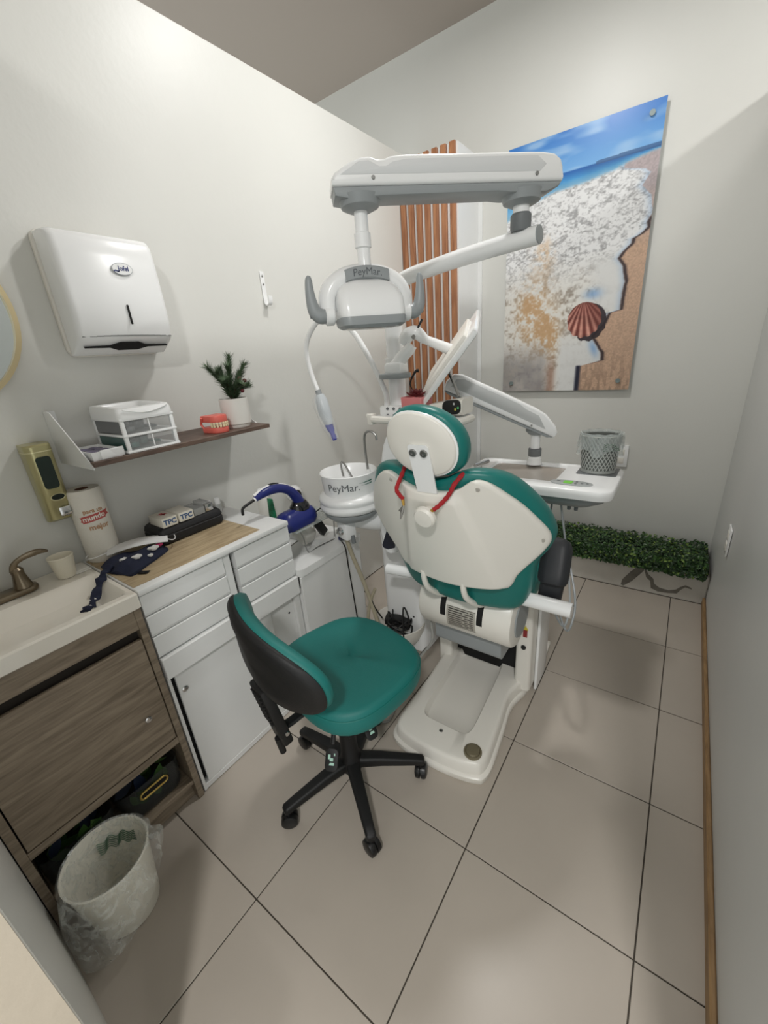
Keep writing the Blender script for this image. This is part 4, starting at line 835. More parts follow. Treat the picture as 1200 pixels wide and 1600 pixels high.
# ------------------------------------------------------------------ monitor on its arm
mo = thing('monitor', 'thin white monitor seen edge-on on a pole arm', 'monitor', (-.93, 1.72, 1.55))
ha = Vector((.66, .05, .75)).normalized(); wa = Vector((-.54, .84, .0)); wa = (wa-ha*wa.dot(ha)).normalized(); na = ha.cross(wa).normalized()
MC = Vector((-.868, 1.745, 1.565)); RM = Matrix((ha, wa, na)).transposed()
mk('panel', WHITE, mo, lambda bm: box(bm, MC, (.36, .40, .022), .007, rot=RM))
sgn = 1 if na.x < 0 else -1
mk('back_bulge', WHITE2, mo, lambda bm: box(bm, MC+na*sgn*.018+ha*-.01, (.29, .30, .02), .008, rot=RM))
mk('screen', mat('screen_black', (14, 15, 17), .15), mo, lambda bm: box(bm, MC-na*sgn*.0112, (.33, .37, .002), 0, rot=RM))
mk('hinge_head', WHITE, mo, lambda bm: tube(bm, spath([(-1.035, 1.62, 1.635), (-1.01, 1.62, 1.665), (-.975, 1.63, 1.672), (-.945, 1.65, 1.64)], 4), [.026, .030, .028, .02], 12))
mk('mount', WHITE, mo, lambda bm: tube(bm, [(-.95, 1.647, 1.645), tuple(MC+na*sgn*.022+ha*.02)], [.018, .024], 12))
mk('hinge_screw', STEEL, mo, lambda bm: lathe(bm, [(.010, 0), (.008, .004)], (-.972, 1.602, 1.655), 12, (0, -1, 0)))
mk('arm', WHITE, mo, lambda bm: tube(bm, spath([(-1.085, 1.60, 1.535), (-1.06, 1.60, 1.55), (-1.03, 1.605, 1.585), (-1.005, 1.61, 1.605), (-.99, 1.615, 1.625)], 4), [.030, .030, .026, .024], 14))
mk('arm_base', GREYP, mo, lambda bm: prism(bm, rr(.075, .045, .04, 5, -1.07, 1.59), lambda a, b, d: (a, b, d), 1.492, 1.515, .006))
mk('arm_block', WHITE, mo, lambda bm: box(bm, (-1.065, 1.595, 1.535), (.09, .07, .05), .012))
mk('cable', BLACK, mo, lambda bm: tube(bm, spath([(-.985, 1.60, 1.435), (-.99, 1.585, 1.47), (-.965, 1.59, 1.515), (-.955, 1.60, 1.52)], 5), [.002, .004, .008], 8))
mk('stylus', BLACK, mo, lambda bm: tube(bm, [(-.965, 1.62, 1.683), (-.94, 1.625, 1.72)], .005, 8))
# ------------------------------------------------------------------ gooseneck with bagged tip
gk = thing('bleaching_wand', 'white curved gooseneck hose with bagged blue-tipped wand', 'gooseneck', (-1.14, 1.6, 1.36))
GP = [(-1.135, 1.6, 1.37), (-1.138, 1.6, 1.436), (-1.214, 1.6, 1.589), (-1.294, 1.6, 1.704), (-1.37, 1.6, 1.761), (-1.435, 1.6, 1.779), (-1.514, 1.6, 1.766), (-1.585, 1.6, 1.705), (-1.612, 1.6, 1.637), (-1.598, 1.6, 1.533), (-1.561, 1.6, 1.430)]
mk('hose', WHITE, gk, lambda bm: tube(bm, spath(GP, 6), .0125, 12))
mk('wand_collar', GREYP, gk, lambda bm: tube(bm, [(-1.567, 1.6, 1.447), (-1.557, 1.6, 1.420)], .016, 12))
mk('wand_body', mat('wand_grey', (200, 206, 210), .3), gk, lambda bm: tube(bm, [(-1.558, 1.6, 1.425), (-1.550, 1.6, 1.395), (-1.535, 1.6, 1.33), (-1.515, 1.6, 1.27)], [.022, .032, .034, .022], 16))
mk('wand_bag', mat('bag_film2', (240, 243, 245), .15, alpha=.2), gk, lambda bm: tube(bm, spath([(-1.565, 1.6, 1.435), (-1.562, 1.6, 1.39), (-1.545, 1.6, 1.33), (-1.512, 1.6, 1.25), (-1.485, 1.6, 1.195)], 5), [.016, .040, .047, .042, .045, .030, .024], 9, flat=.8), smooth=False)
mk('blue_tip', mat('tip_blue', (34, 40, 160), .3), gk, lambda bm: tube(bm, [(-1.519, 1.6, 1.272), (-1.508, 1.6, 1.245), (-1.500, 1.6, 1.225), (-1.492, 1.6, 1.205), (-1.489, 1.6, 1.19)], [.026, .022, .014, .017, .012], 14, flat=.7))
# ------------------------------------------------------------------ delivery unit (instrument tray on arm)
du = thing('instrument_tray', 'white swivel instrument tray with control panel right of the chair', 'instrument tray', (-.53, 2.0, .9))
tx0, tx1, ty0, ty1 = -.888, -.178, 1.785, 2.20
def trayf(bm):
    xm, ym, hx, hy = (tx0+tx1)/2, (ty0+ty1)/2, (tx1-tx0)/2, (ty1-ty0)/2
    L = [[(p[0], p[1], z) for p in rr(hx-i, hy-i, r, 6, xm, ym)] for i, r, z in ((.02, .05, .950), (.004, .06, .956), (0, .06, .975), (.002, .06, .994), (.008, .055, 1.0))]
    L += [[(p[0], p[1], z) for p in rr(.185-i, .148-i, .02, 6, -.612, 2.02)] for i, z in ((0, 1.0), (.004, .995), (.008, .982))]
    loft(bm, L)
mk('tray_body', WHITE, du, trayf, sharp=50)
mk('pan', mat('pan_steel', (172, 166, 158), .25, .35), du, lambda bm: loft(bm, [[(p[0], p[1], z) for p in rr(.175-i, .138-i, .02, 5, -.612, 2.02)] for i, z in ((0, .9835), (0, .9855), (.012, .9855), (.016, .984))]))
mk('underside', GREYP, du, lambda bm: loft(bm, [[(p[0], p[1], z) for p in rr(hx, hy, .05, 5, -.47, 1.99)] for z, hx, hy in ((.888, .18, .11), (.895, .20, .13), (.93, .255, .17), (.951, .265, .18))]))
for x in (-.36, -.33): mk('hose_port', GREYD, du, lambda bm: lathe(bm, [(.008, .865), (.009, .89)], (x, 1.90, 0), 12))
mk('bin_recess', GREYD, du, lambda bm: prism(bm, rr(.085, .075, .01, 4, -.285, 2.10), lambda a, b, d: (a, b, d), .9995, 1.0012))
pn = mk('control_panel', mat('panel_grey', (168, 172, 172), .35), du, lambda bm: prism(bm, [(-.355+.088*math.copysign(abs(math.cos(t))**.75, math.cos(t)), 1.872+.034*math.copysign(abs(math.sin(t)), math.sin(t))) for t in np.linspace(0, 2*math.pi, 37)[:-1]], lambda a, b, d: (a, b, d), 1.0, 1.0035, .001))
mk('display', mat('display_green', (120, 205, 70), .4), pn, lambda bm: box(bm, (-.368, 1.872, 1.0042), (.036, .04, .0015)))
for x, y in ((-.41, 1.882), (-.335, 1.888), (-.335, 1.872), (-.335, 1.858), (-.31, 1.868), (-.29, 1.875)):
    mk('key', GREYD, pn, lambda bm: box(bm, (x, y, 1.0042), (.014 if x < -.4 else .009, .007, .0015), .0004))
mk('handle', CHROME, du, lambda bm: (tube(bm, [(-.835, 1.93, 1.022), (-.80, 2.02, 1.028)], .011, 12), tube(bm, [(-.82, 1.97, 1.0), (-.82, 1.97, 1.022)], .006, 8)))
mk('post', WHITE, du, lambda bm: lathe(bm, [(.040, .998), (.034, 1.018), (.034, 1.028), (.032, 1.03), (.030, 1.045), (.024, 1.075), (.024, 1.17)], (-.598, 2.15, 0), 24))
mk('post_collar', GREYD, du, lambda bm: lathe(bm, [(.031, 1.04), (.033, 1.043), (.033, 1.078), (.028, 1.082)], (-.598, 2.15, 0), 24))
AR = Vector((-.548, 2.16, 1.155)); AA = Vector((-1.0, 1.93, 1.405))
dv = (AA-AR); dl_ = dv.length; du_ = dv.normalized(); dn = Vector((0, 0, 1)).cross(du_).normalized(); dz = du_.cross(dn)
if dz.z < 0: dz = -dz
def ap(s, t, z): return tuple(AR+du_*s+dn*t+dz*z)
prof = [(-.03, .0), (-.035, .03), (-.01, .055), (.06, .088), (.12, .095), (dl_*.55, .10), (dl_-.05, .10), (dl_-.01, .085), (dl_+.01, .04), (dl_+.005, .0)]
mk('arm_cover', WHITE, du, lambda bm: prism(bm, prof, lambda a, b, d: ap(a, d, b), -.045, .045, .013, 3), sharp=40)
pin = [(.03, .022), (.09, .068), (.16, .072), (.20, .082), (dl_-.06, .085), (dl_-.03, .07), (dl_-.02, .03)]
for s in (-1, 1): mk('arm_side_panel', mat('white_satin2', (198, 200, 200), .3), du, lambda bm: prism(bm, pin, lambda a, b, d: ap(a, d, b), s*.0435, s*.0462, .0008))
mk('arm_underside', GREYP, du, lambda bm: prism(bm, [(-.02, .0), (dl_, .0), (dl_-.02, -.012), (.0, -.012)], lambda a, b, d: ap(a, d, b), -.04, .04, .004))
mk('arm_boss', GREYP, du, lambda bm: lathe(bm, [(.035, 1.155), (.05, 1.172), (.05, 1.20)], (-.598, 2.15, 0), 24))
for s in (.1, dl_-.07): mk('screw', STEEL, du, lambda bm: lathe(bm, [(.005, 0), (.004, .003)], ap(s, .0465, .012), 10, dn))
mk('support_arm', GREYD, du, lambda bm: tube(bm, spath([(-.60, 1.98, .91), (-.66, 1.97, .85), (-.75, 1.95, .80), (-.95, 1.85, .78)], 4), [.05, .05, .045], 14))
# mesh bin with bag
MBX, MBY = -.288, 2.10
mb2 = thing('mesh_bin', 'small grey mesh bin on the instrument tray corner', 'bin', (MBX, MBY, 1.002))
MG = mat('mesh_grey', (186, 190, 186), .4, .2)
def lattice(bm):
    n = 30; rows = 12
    rad = lambda z: .066+.012*z/.17
    for sg in (1, -1):
        for k in range(n):
            for j in range(rows):
                q = []
                for jj, e in ((j, -1), (j+1, -1), (j+1, 1), (j, 1)):
                    z = .008+.165*jj/rows; a = 2*math.pi*(k+sg*jj*.5)/n+e*.028
                    q.append(bm.verts.new((MBX+rad(z)*1.12*math.cos(a), MBY+rad(z)*.95*math.sin(a), 1.002+z)))
                bm.faces.new(q)
mk('mesh_wall', MG, mb2, lattice, smooth=False)
mk('inner_wall', mat('bin_inner', (104, 108, 104), .6), mb2, lambda bm: lathe(bm, [(.063, .004), (.0745, .17), (.073, .17), (.061, .008)], (MBX, MBY, 1.003), 32, sx=1.12, sy=.95))
mk('base_band', MG, mb2, lambda bm: lathe(bm, [(.066, 0), (.067, .012)], (MBX, MBY, 1.0025), 32, sx=1.12, sy=.95))
mk('rim', MG, mb2, lambda bm: tube(bm, [(MBX+.079*1.12*math.cos(t), MBY+.079*.95*math.sin(t), 1.177) for t in np.linspace(0, 2*math.pi, 33)], .003, 6))
def bagf(bm):
    L = []; n = 60
    for r, z, a in ((.062, .012, 0), (.068, .10, .0006), (.075, .172, .001), (.077, .186, .0015), (.081, .184, .001), (.083, .15, .002), (.085, .118, .004), (.0845, .098, .006)):
        L.append([(MBX+(r+a*math.sin(9*t+z*40)+a*math.sin(17*t))*1.12*math.cos(t), MBY+(r+a*math.sin(9*t+z*40))*.95*math.sin(t), 1.002+z+(a*3*math.sin(5*t) if z < .13 and r > .08 else a*math.sin(11*t))) for t in np.linspace(0, 2*math.pi, n+1)[:-1]])
    loft(bm, L, True, False)
bl = tag(mk('bin_bag', mat('bag_film3', (214, 222, 220), .25, alpha=.36), None, bagf), 'crinkled translucent bag lining the small mesh bin', 'bag')
def bagprint(bm):
    for r in range(4):
        tube(bm, [(MBX+.086*1.12*math.cos(t), MBY+.086*.95*math.sin(t), 1.002+.115+r*.009+.0025*math.sin(t*40+r)) for t in np.linspace(-1.3, -.45-.12*r, 16)], .0012, 4)
mk('printed_lines', GRN, bl, bagprint)
# ------------------------------------------------------------------ dental chair
CX = -.595
ch = thing('dental_chair', 'teal and white dental chair seen from behind', 'dental chair', (CX, 1.5, 0))
def basef(bm):
    half = [(-.42, 1.045), (-.408, 1.08), (-.408, 1.14), (-.425, 1.31), (-.44, 1.43), (-.432, 1.50), (-.412, 1.58), (-.405, 1.72), (-.405, 1.95), (-.45, 2.0)]
    left = [(-.80, 2.0), (-.86, 1.95), (-.868, 1.72), (-.866, 1.58), (-.856, 1.43), (-.85, 1.30), (-.846, 1.14), (-.842, 1.07), (-.82, 1.03), (-.76, 1.01), (-.66, 1.003), (-.55, 1.01), (-.47, 1.025)]
    out = [tuple(p)[:2] for p in spath([(*q, 0) for q in half+left+[half[0]]], 3)][:-1]
    cx, cy = -.632, 1.45; n = len(out)
    def sc(k): return [(cx+(x-cx)*(1-k/.21), cy+(y-cy)*(1-k/.46)) for x, y in out]
    # inner trough: map each outline direction to a rounded rectangle
    inn = []
    for x, y in out:
        a = math.atan2((y-1.40)/.24, (x+.655)/.125); c, s = math.cos(a), math.sin(a); k = (abs(c)**8+abs(s)**8)**(-1/8)
        inn.append((-.650-.018*(1.40-y if y < 1.4 else 0)*0+.118*k*c-.03*(k*s*.5), 1.405+.255*k*s))
    L = []
    for k, z in ((.004, 0), (0, .006), (0, .028), (.006, .034), (.012, .036), (.016, .078), (.024, .088), (.034, .09)): L.append([(x, y, z) for x, y in sc(k)])
    cxi, cyi = -.65, 1.405
    for k, z in ((1.0, .09), (.985, .086), (.93, .055), (.90, .052), (.5, .052), (.02, .052)): L.append([(cxi+(x-cxi)*k, cyi+(y-cyi)*k, z) for x, y in inn])
    loft(bm, L)
mk('base', WHITE2, ch, basef, sharp=45)
mk('foot_button', mat('olive_bronze', (128, 120, 98), .4, .4), ch, lambda bm: lathe(bm, [(.036, .088), (.036, .096), (.030, .098), (.028, .096), (.024, .104), (.003, .105)], (-.478, 1.095, 0), 32))
mk('base_screw', STEEL, ch, lambda bm: lathe(bm, [(.009, .0), (.008, .002), (.003, .0005)], (-.632, 1.118, .0895), 12))
for i, (x0, x1) in enumerate(((-.468, -.396), (-.872, -.80))):
    cl = mk('lift_column', WHITE2, ch, lambda bm: loft(bm, [[(p[0], p[1], z) for p in rr((x1-x0)/2, hy, .018, 4, (x0+x1)/2, cy)] for z, hy, cy in ((.05, .11, 1.66), (.40, .10, 1.65), (.60, .085, 1.62), (.63, .07, 1.61))]))
    if i == 0:
        mk('column_flange', WHITE, cl, lambda bm: loft(bm, [[(p[0], p[1], z) for p in rr(.007, .085, .006, 3, -.388, 1.715)] for z in (.004, .57)]))
        mk('warning_triangle', mat('sticker_yellow', (206, 190, 60), .5), cl, lambda bm: prism(bm, [(-.436, .40), (-.414, .40), (-.425, .422)], lambda a, b, d: (a, d, b), 1.546, 1.5535))
        mk('warning_bar', mat('sticker_red', (140, 40, 40), .5), cl, lambda bm: prism(bm, [(-.435, .36), (-.417, .36), (-.417, .398), (-.435, .398)], lambda a, b, d: (a, d, b), 1.546, 1.5535))
        mk('column_button', BLACK, cl, lambda bm: lathe(bm, [(.012, 0), (.010, .006), (.003, .007)], (-.43, 1.549, .30), 14, (0, -1, 0)))
mk('dark_gap_fill', DARK, ch, lambda bm: bx(bm, -.80, -.468, 1.63, 1.75, .06, .58))  # near-black block paints the shade of the gap between the lift columns
mk('drum_cover', WHITE2, ch, lambda bm: lathe(bm, [(.10, 0), (.122, .006), (.128, .015), (.128, .395), (.122, .404), (.10, .41)], (-.812, 1.392, .575), 48, (1, 0, 0)), sharp=40)
mk('drum_end', GREYP, ch, lambda bm: lathe(bm, [(.085, 0), (.08, .006)], (-.403, 1.392, .575), 32, (1, 0, 0)))
mk('lower_shield', GREYP, ch, lambda bm: loft(bm, [[(x, 1.445+p[0], .425+p[1]) for p in rr(.09, .078, .03, 5)] for x in (-.775, -.468)]))
def ondrum(a): return 1.392-.1285*math.cos(a), .575+.1285*math.sin(a)
for x in (-.688, -.528):
    mk('slot', DARK, ch, lambda bm: [loft(bm, [[(x+s*.012, *ondrum(a)) for s in (-1, 1)]+[(x+s*.012, 1.392-.122*math.cos(a), .575+.122*math.sin(a)) for s in (1, -1)] for a in np.linspace(-.05, .75, 8)])])
    mk('hook', WHITE2, ch, lambda bm: tube(bm, spath([(x-.012, 1.145, .835), (x-.012, 1.15, .80), (x-.01, 1.165, .76), (x-.004, 1.20, .72), (x, 1.262, .672), (x, 1.29, .655)], 4), [.010, .012, .013], 10))
lbl = mk('rating_plate', mat('plate_metal', (196, 192, 182), .4, .3), ch, lambda bm: loft(bm, [[(xx, 1.392-r*math.cos(a), .575+r*math.sin(a)) for xx, r in ((-.67, .1283), (-.545, .1283), (-.545, .1296), (-.67, .1296))] for a in np.linspace(-.42, .36, 10)]))
PD = mat('plate_dark', (70, 66, 60), .5)
def plines(bm):
    for k in range(9):
        a = .26-k*.075
        for x0, x1 in (((-.662, -.60), (-.59, -.553)) if k % 2 else ((-.662, -.575), (-.568, -.553))):
            bm.faces.new([bm.verts.new((xx, 1.392-.1299*math.cos(b), .575+.1299*math.sin(b))) for xx, b in ((x0, a), (x1, a), (x1, a+.035), (x0, a+.035))])
    for x0, x1, a0, a1 in ((-.668, -.547, .335, .35), (-.668, -.547, -.41, -.395), (-.668, -.6665, -.41, .35), (-.5485, -.547, -.41, .35)):
        bm.faces.new([bm.verts.new((xx, 1.392-.1299*math.cos(b), .575+.1299*math.sin(b))) for xx, b in ((x0, a0), (x1, a0), (x1, a1), (x0, a1))])
mk('plate_print', PD, lbl, plines, smooth=False)
# backrest: curved white shell behind a teal cushion
def fy(x, z): return 1.158-.33*(z-.80)+(.15 if x > 0 else .115)*(abs(x)/.34)**2
halfS = [(0, 1.198), (.05, 1.200), (.094, 1.214), (.125, 1.236), (.15, 1.243), (.18, 1.230), (.213, 1.199), (.254, 1.153), (.294, 1.089), (.316, 1.044), (.319, 1.008), (.295, .962), (.252, .907), (.224, .868), (.208, .828), (.185, .809), (.096, .806), (0, .804)]
halfT = [(0, 1.232), (.045, 1.240), (.087, 1.258), (.127, 1.266), (.183, 1.258), (.227, 1.231), (.268, 1.178), (.302, 1.115), (.321, 1.048), (.323, 1.01), (.306, .96), (.272, .902), (.258, .80), (.225, .705), (.185, .680), (.094, .684), (0, .684)]
def full(h): return dense(h+[(-x*(1+.14*min(1, x/.2)), z) for x, z in h[-2:0:-1]], 3)
def shellf(bm):
    O = full(halfS); cz = 1.02; L = []
    def ridge(x, z):
        b = .085+.10*max(0, min(1, (1.2-z)/.38)); t = max(0, min(1, (b+.016-abs(x))/.032)); return -.017*t*t*(3-2*t)*min(1, max(0, (1.215-z)/.05))
    for s, dy in ((.97, .035), (.99, .028), (1.0, .014), (.994, .004), (.98, 0)): L.append([(CX+x*s, fy(x*s, cz+(z-cz)*s)+dy, cz+(z-cz)*s) for x, z in O])
    for s in np.linspace(.95, .02, 40): L.append([(CX+x*s, fy(x*s, cz+(z-cz)*s)+ridge(x*s, cz+(z-cz)*s), cz+(z-cz)*s) for x, z in O])
    loft(bm, L)
sh_ = mk('backrest_shell', WHITE2, ch, shellf, sharp=60)
def cushf(bm):
    O = full(halfT); cz = .98; L = []
    for s, dy in ((.02, .028), (.5, .028), (.88, .022), (.95, .024), (.985, .032), (1.0, .048), (1.0, .07), (.985, .092), (.95, .105), (.85, .112), (.4, .115), (.02, .115)): L.append([(CX+x*s, fy(x*s, cz+(z-cz)*s)+dy, cz+(z-cz)*s) for x, z in O])
    loft(bm, L)
mk('backrest_cushion', TEAL, ch, cushf, sharp=80)
for x, z in ((.148, 1.215), (-.148, 1.215), (.30, 1.02), (.175, .825)): mk('shell_screw', mat('screw_cap', (178, 174, 166), .4), sh_, lambda bm: lathe(bm, [(.008, 0), (.007, .003)], (CX+x, fy(x, z)+.0015, z), 12, (0, -1, -.33)))
kn = mk('knob', WHITE2, ch, lambda bm: lathe(bm, [(.022, -.005), (.022, .012), (.014, .016), (.014, .03), (.028, .032), (.036, .040), (.036, .052), (.030, .059), (.02, .060), (.003, .061)], (CX, 1.043, 1.135), 28, (0, -1, -.25)))
# headrest
HA = math.radians(-11); HZ = 1.347; HXc = CX-.004
def hy(z): return .985-.30*(z-HZ)
def egg(hw, hh): return [(hw*math.copysign(abs(math.cos(t))**.92, math.cos(t))*(1+.05*math.sin(t)*0), hh*math.copysign(abs(math.sin(t))**.92, math.sin(t))*(1.0 if math.sin(t) > 0 else .97)) for t in np.linspace(0, 2*math.pi, 41)[:-1]]
def hpt(a, b, d): 
    x = a*math.cos(HA)-b*math.sin(HA); z = a*math.sin(HA)+b*math.cos(HA); return (HXc+x, hy(HZ+z)+d+.5*a*a, HZ+z-.0*d)
def hplate(bm):
    loft(bm, [[hpt(a, b, d) for a, b in egg(w_, h_)] for w_, h_, d in ((.110, .095, .024), (.112, .097, .012), (.1105, .0955, .003), (.106, .091, 0), (.06, .05, -.002), (.003, .002, -.003))])
mk('headrest_plate', WHITE2, ch, hplate, sharp=60)
mk('headrest_piping', WHITE, ch, lambda bm: tube(bm, [hpt(a, b, .012) for a, b in egg(.112, .097)+egg(.112, .097)[:1]], .004, 6))
mk('headrest_cushion', TEAL, ch, lambda bm: loft(bm, [[hpt(a+.004, b+.004, d) for a, b in egg(w_, h_)] for w_, h_, d in ((.005, .004, .018), (.112, .096, .016), (.122, .106, .026), (.126, .110, .040), (.125, .109, .062), (.116, .10, .078), (.085, .075, .086), (.005, .004, .088))]), sharp=80)
bk_ = mk('headrest_bracket', WHITE, ch, lambda bm: prism(bm, [(-.034, 1.195), (.034, 1.195), (.034, 1.345), (.027, 1.352), (-.027, 1.352), (-.034, 1.345)], lambda a, b, d: (CX-.003+a-.10*(b-1.25)*0, hy(b)+.0-.008+d-(.02 if b < 1.25 else 0)*0, b), 0, .005))
for s in (-1, 1): mk('bolt', STEEL, bk_, lambda bm: lathe(bm, [(.012, 0), (.011, .006), (.006, .0065), (.005, .003)], (CX-.003+s*.018, hy(1.328)-.008, 1.328), 16, (0, -1, -.3)))
# seat, crossbar, armrests
mk('seat_cushion', TEAL, ch, lambda bm: prism(bm, rr(.215, .29, .08, 6, CX, 1.69), lambda a, b, d: (a, b, d), .60, .70, .03, 3))
mk('seat_shell', WHITE2, ch, lambda bm: prism(bm, rr(.19, .27, .06, 6, CX, 1.69), lambda a, b, d: (a, b, d), .53, .60, .02))
mk('crossbar', WHITE, ch, lambda bm: tube(bm, [(-1.005, 1.33, .672), (-.85, 1.35, .675), (-.60, 1.36, .68), (-.33, 1.36, .688), (-.216, 1.36, .688)], [.024, .024, .026, .028, .028], 20))
AP = mat('armrest_black', (38, 40, 44), .5, bump=.05, bscale=200)
for s, X0 in ((1, -.322), (-1, -.87)):
    xo = .02*s
    def pad(bm):
        P = spath([(X0+xo, 1.405, .742), (X0+xo, 1.43, .79), (X0+xo*.8, 1.465, .85), (X0+xo*.6, 1.50, .895)], 4)
        n = len(P); L = []
        for i, p in enumerate(P):
            t = (P[min(i+1, n-1)]-P[max(i-1, 0)]).normalized(); u = Vector((1, 0, 0)); v = t.cross(u).normalized(); k = (.5, .85, .98)[i] if i < 3 else ((.5, .85, .97)[n-1-i] if n-1-i < 3 else 1)
            L.append([tuple(p+u*q[0]*k+v*q[1]*k) for q in rr(.054, .042, .034, 5)])
        loft(bm, L)
    mk('armrest_pad', AP, ch, pad)
    mk('armrest_post', AP, ch, lambda bm: loft(bm, [[(X0+p[0]+xo-.010*s*(.76-z)/.1, 1.43+p[1], z) for p in rr(.042, .03, .02, 4)] for z in (.66, .70, .77)]))
ih = thing('instrument_hose', 'thin grey instrument hoses looped beside the right armrest', 'hose', (-.33, 1.7, .45))
for k, dx in enumerate((0, .02)):
    mk('hose', GREYP, ih, lambda bm: tube(bm, spath([(-.45, 1.97, .888), (-.43, 1.86, .70), (-.35+dx, 1.66, .52), (-.285+dx, 1.56, .475-dx), (-.262+dx, 1.555, .50), (-.275+dx, 1.64, .58), (-.36, 1.88, .72), (-.41, 1.95, .888)], 6), .0045, 7))
# red bib cord
rc = thing('bib_cord', 'red braided bib cord with clips draped over the backrest', 'cord', (CX, 1.03, 1.2))
RED = mat('red_cord', (176, 34, 40), .7, bump=.6, bscale=260); CLP = mat('clip_brass', (200, 160, 80), .35, .8)
def cordp(u, v, off): return None
c1 = [(-.695, 1.06, 1.262), (-.689, 1.020, 1.235), (-.690, .994, 1.205), (-.685, .999, 1.185), (-.676, 1.005, 1.170)]
c2 = [(-.492, 1.055, 1.258), (-.503, 1.018, 1.235), (-.515, 1.015, 1.21), (-.530, 1.015, 1.188), (-.55, 1.008, 1.165), (-.565, 1.00, 1.152)]
for c in (c1, c2): mk('cord', RED, rc, lambda bm: tube(bm, spath(c, 6), [.0068+.0012*((k % 3)-1) for k in range(24)], 8))
mk('clip_spring', CLP, rc, lambda bm: tube(bm, [(-.676, 1.004, 1.17), (-.674, 1.004, 1.148)], [.006, .004], 8))
mk('clip_spring', CLP, rc, lambda bm: tube(bm, [(-.565, .999, 1.152), (-.575, .996, 1.146)], [.006, .005], 8))
mk('alligator_clip', STEEL, rc, lambda bm: (tube(bm, [(-.674, 1.004, 1.15), (-.682, 1.004, 1.125), (-.688, 1.002, 1.10)], [.003, .006, .002], 6), tube(bm, [(-.674, 1.004, 1.15), (-.690, 1.002, 1.128)], [.002, .004], 6)))
mk('alligator_clip', STEEL, rc, lambda bm: tube(bm, [(-.575, .996, 1.146), (-.592, .99, 1.155)], [.004, .003], 6))
# waste bowl with cables on the floor behind the stool
fb = thing('floor_basin', 'white round basin full of black cables beside the unit', 'basin', (-1.15, 1.62, 0))
mk('basin', WHITE2, fb, lambda bm: lathe(bm, [(.06, .002), (.075, .05), (.12, .10), (.145, .16), (.15, .20), (.146, .203), (.138, .195), (.11, .12), (.05, .11)], (-1.125, 1.56, 0), 40))
cb = thing('cable_tangle', 'tangle of black cables lying in the white floor basin', 'cables', (-1.125, 1.56, .13))
rnd = random.Random(11)
for k in range(9):
    a0 = rnd.uniform(0, 6.28); P = [(-1.125+rnd.uniform(.03, .10)*math.cos(a0+i*1.1), 1.56+rnd.uniform(.03, .10)*math.sin(a0+i*1.1), .165+rnd.uniform(-.01, .08)) for i in range(7)]
    mk('cable', BLACK, cb, lambda bm: tube(bm, spath(P, 6), .0045, 6))
mk('adapter', BLACK, cb, lambda bm: box(bm, (-1.145, 1.545, .20), (.11, .06, .04), .008, rot=Matrix.Rotation(.4, 3, 'Z')))
mk('adapter', BLACK, cb, lambda bm: box(bm, (-1.09, 1.57, .19), (.06, .05, .05), .008, rot=Matrix.Rotation(-.3, 3, 'Z')))
mk('cable', BLACK, cb, lambda bm: tube(bm, spath([(-1.06, 1.50, .22), (-1.00, 1.46, .27), (-.99, 1.45, .34), (-1.03, 1.47, .36), (-1.02, 1.44, .22), (-.99, 1.40, .12), (-.96, 1.36, .03), (-.94, 1.33, .006)], 6), .0045, 6))
mk('cable', BLACK, cb, lambda bm: tube(bm, spath([(-1.20, 1.50, .22), (-1.22, 1.47, .30), (-1.24, 1.46, .37), (-1.27, 1.455, .40)], 6), .0045, 6))
(mk('power_cord', mat('cord_grey', (150, 150, 146), .5), ch, lambda bm: tube(bm, spath([(-.79, 1.42, .50), (-.80, 1.36, .44), (-.78, 1.33, .36), (-.82, 1.30, .28), (-.90, 1.28, .16), (-.97, 1.24, .05), (-1.0, 1.16, .008), (-.96, 1.08, .006), (-.90, 1.10, .006), (-.93, 1.2, .006), (-1.02, 1.25, .006)], 6), .006, 8)))
(mk('black_cord', BLACK, ch, lambda bm: tube(bm, spath([(-.81, 1.33, .30), (-.86, 1.29, .22), (-.92, 1.26, .14), (-1.0, 1.25, .06), (-1.05, 1.27, .008)], 5), .007, 8)))
# ------------------------------------------------------------------ stool
RZ = math.radians(-12.7)
stl = thing('dentist_stool', 'teal five-wheel stool with black curved backrest', 'stool', (-.865, .80, 0), rotz=RZ)
def sk_(name, m, fn, parent=None, **k):
    bm = B(); fn(bm); o = obj(name, bm, m, parent or stl, local=True, **k); return o
SB = mat('stool_black', (11, 11, 12), .55, bump=.08, bscale=180)
sk_('hub', SB, lambda bm: lathe(bm, [(.040, .075), (.046, .09), (.046, .13), (.034, .15), (.032, .26), (.036, .265), (.036, .30), (.020, .31), (.020, .47)], (0, 0, 0), 28))
for k in range(5):
    a = math.radians(-110+72*k+1)-RZ; d = Vector((math.cos(a), math.sin(a), 0)); n_ = Vector((-d.y, d.x, 0))
    lg = sk_('leg', SB, lambda bm: loft(bm, [[tuple(d*s+n_*p[0]*w_+Vector((0, 0, z+p[1]*h_))) for p in rr(1, 1, .5, 3)] for s, w_, h_, z in ((.03, .026, .024, .112), (.12, .023, .021, .108), (.25, .019, .016, .092), (.283, .018, .015, .086), (.29, .012, .010, .084))]))
    c = d*.275; t = Matrix.Rotation(a+1.1+k*.9, 3, 'Z')
    sk_('caster', mat('caster_black', (14, 14, 15), .35), lambda bm: (lathe(bm, [(.020, -.024), (.029, -.020), (.031, -.012), (.031, -.004), (.024, -.002), (.024, .002), (.031, .004), (.031, .012), (.029, .020), (.020, .024)], c+Vector((0, 0, .0315)), 24, t@Vector((1, 0, 0))), lathe(bm, [(.012, .045), (.013, .075)], c, 12)), lg)
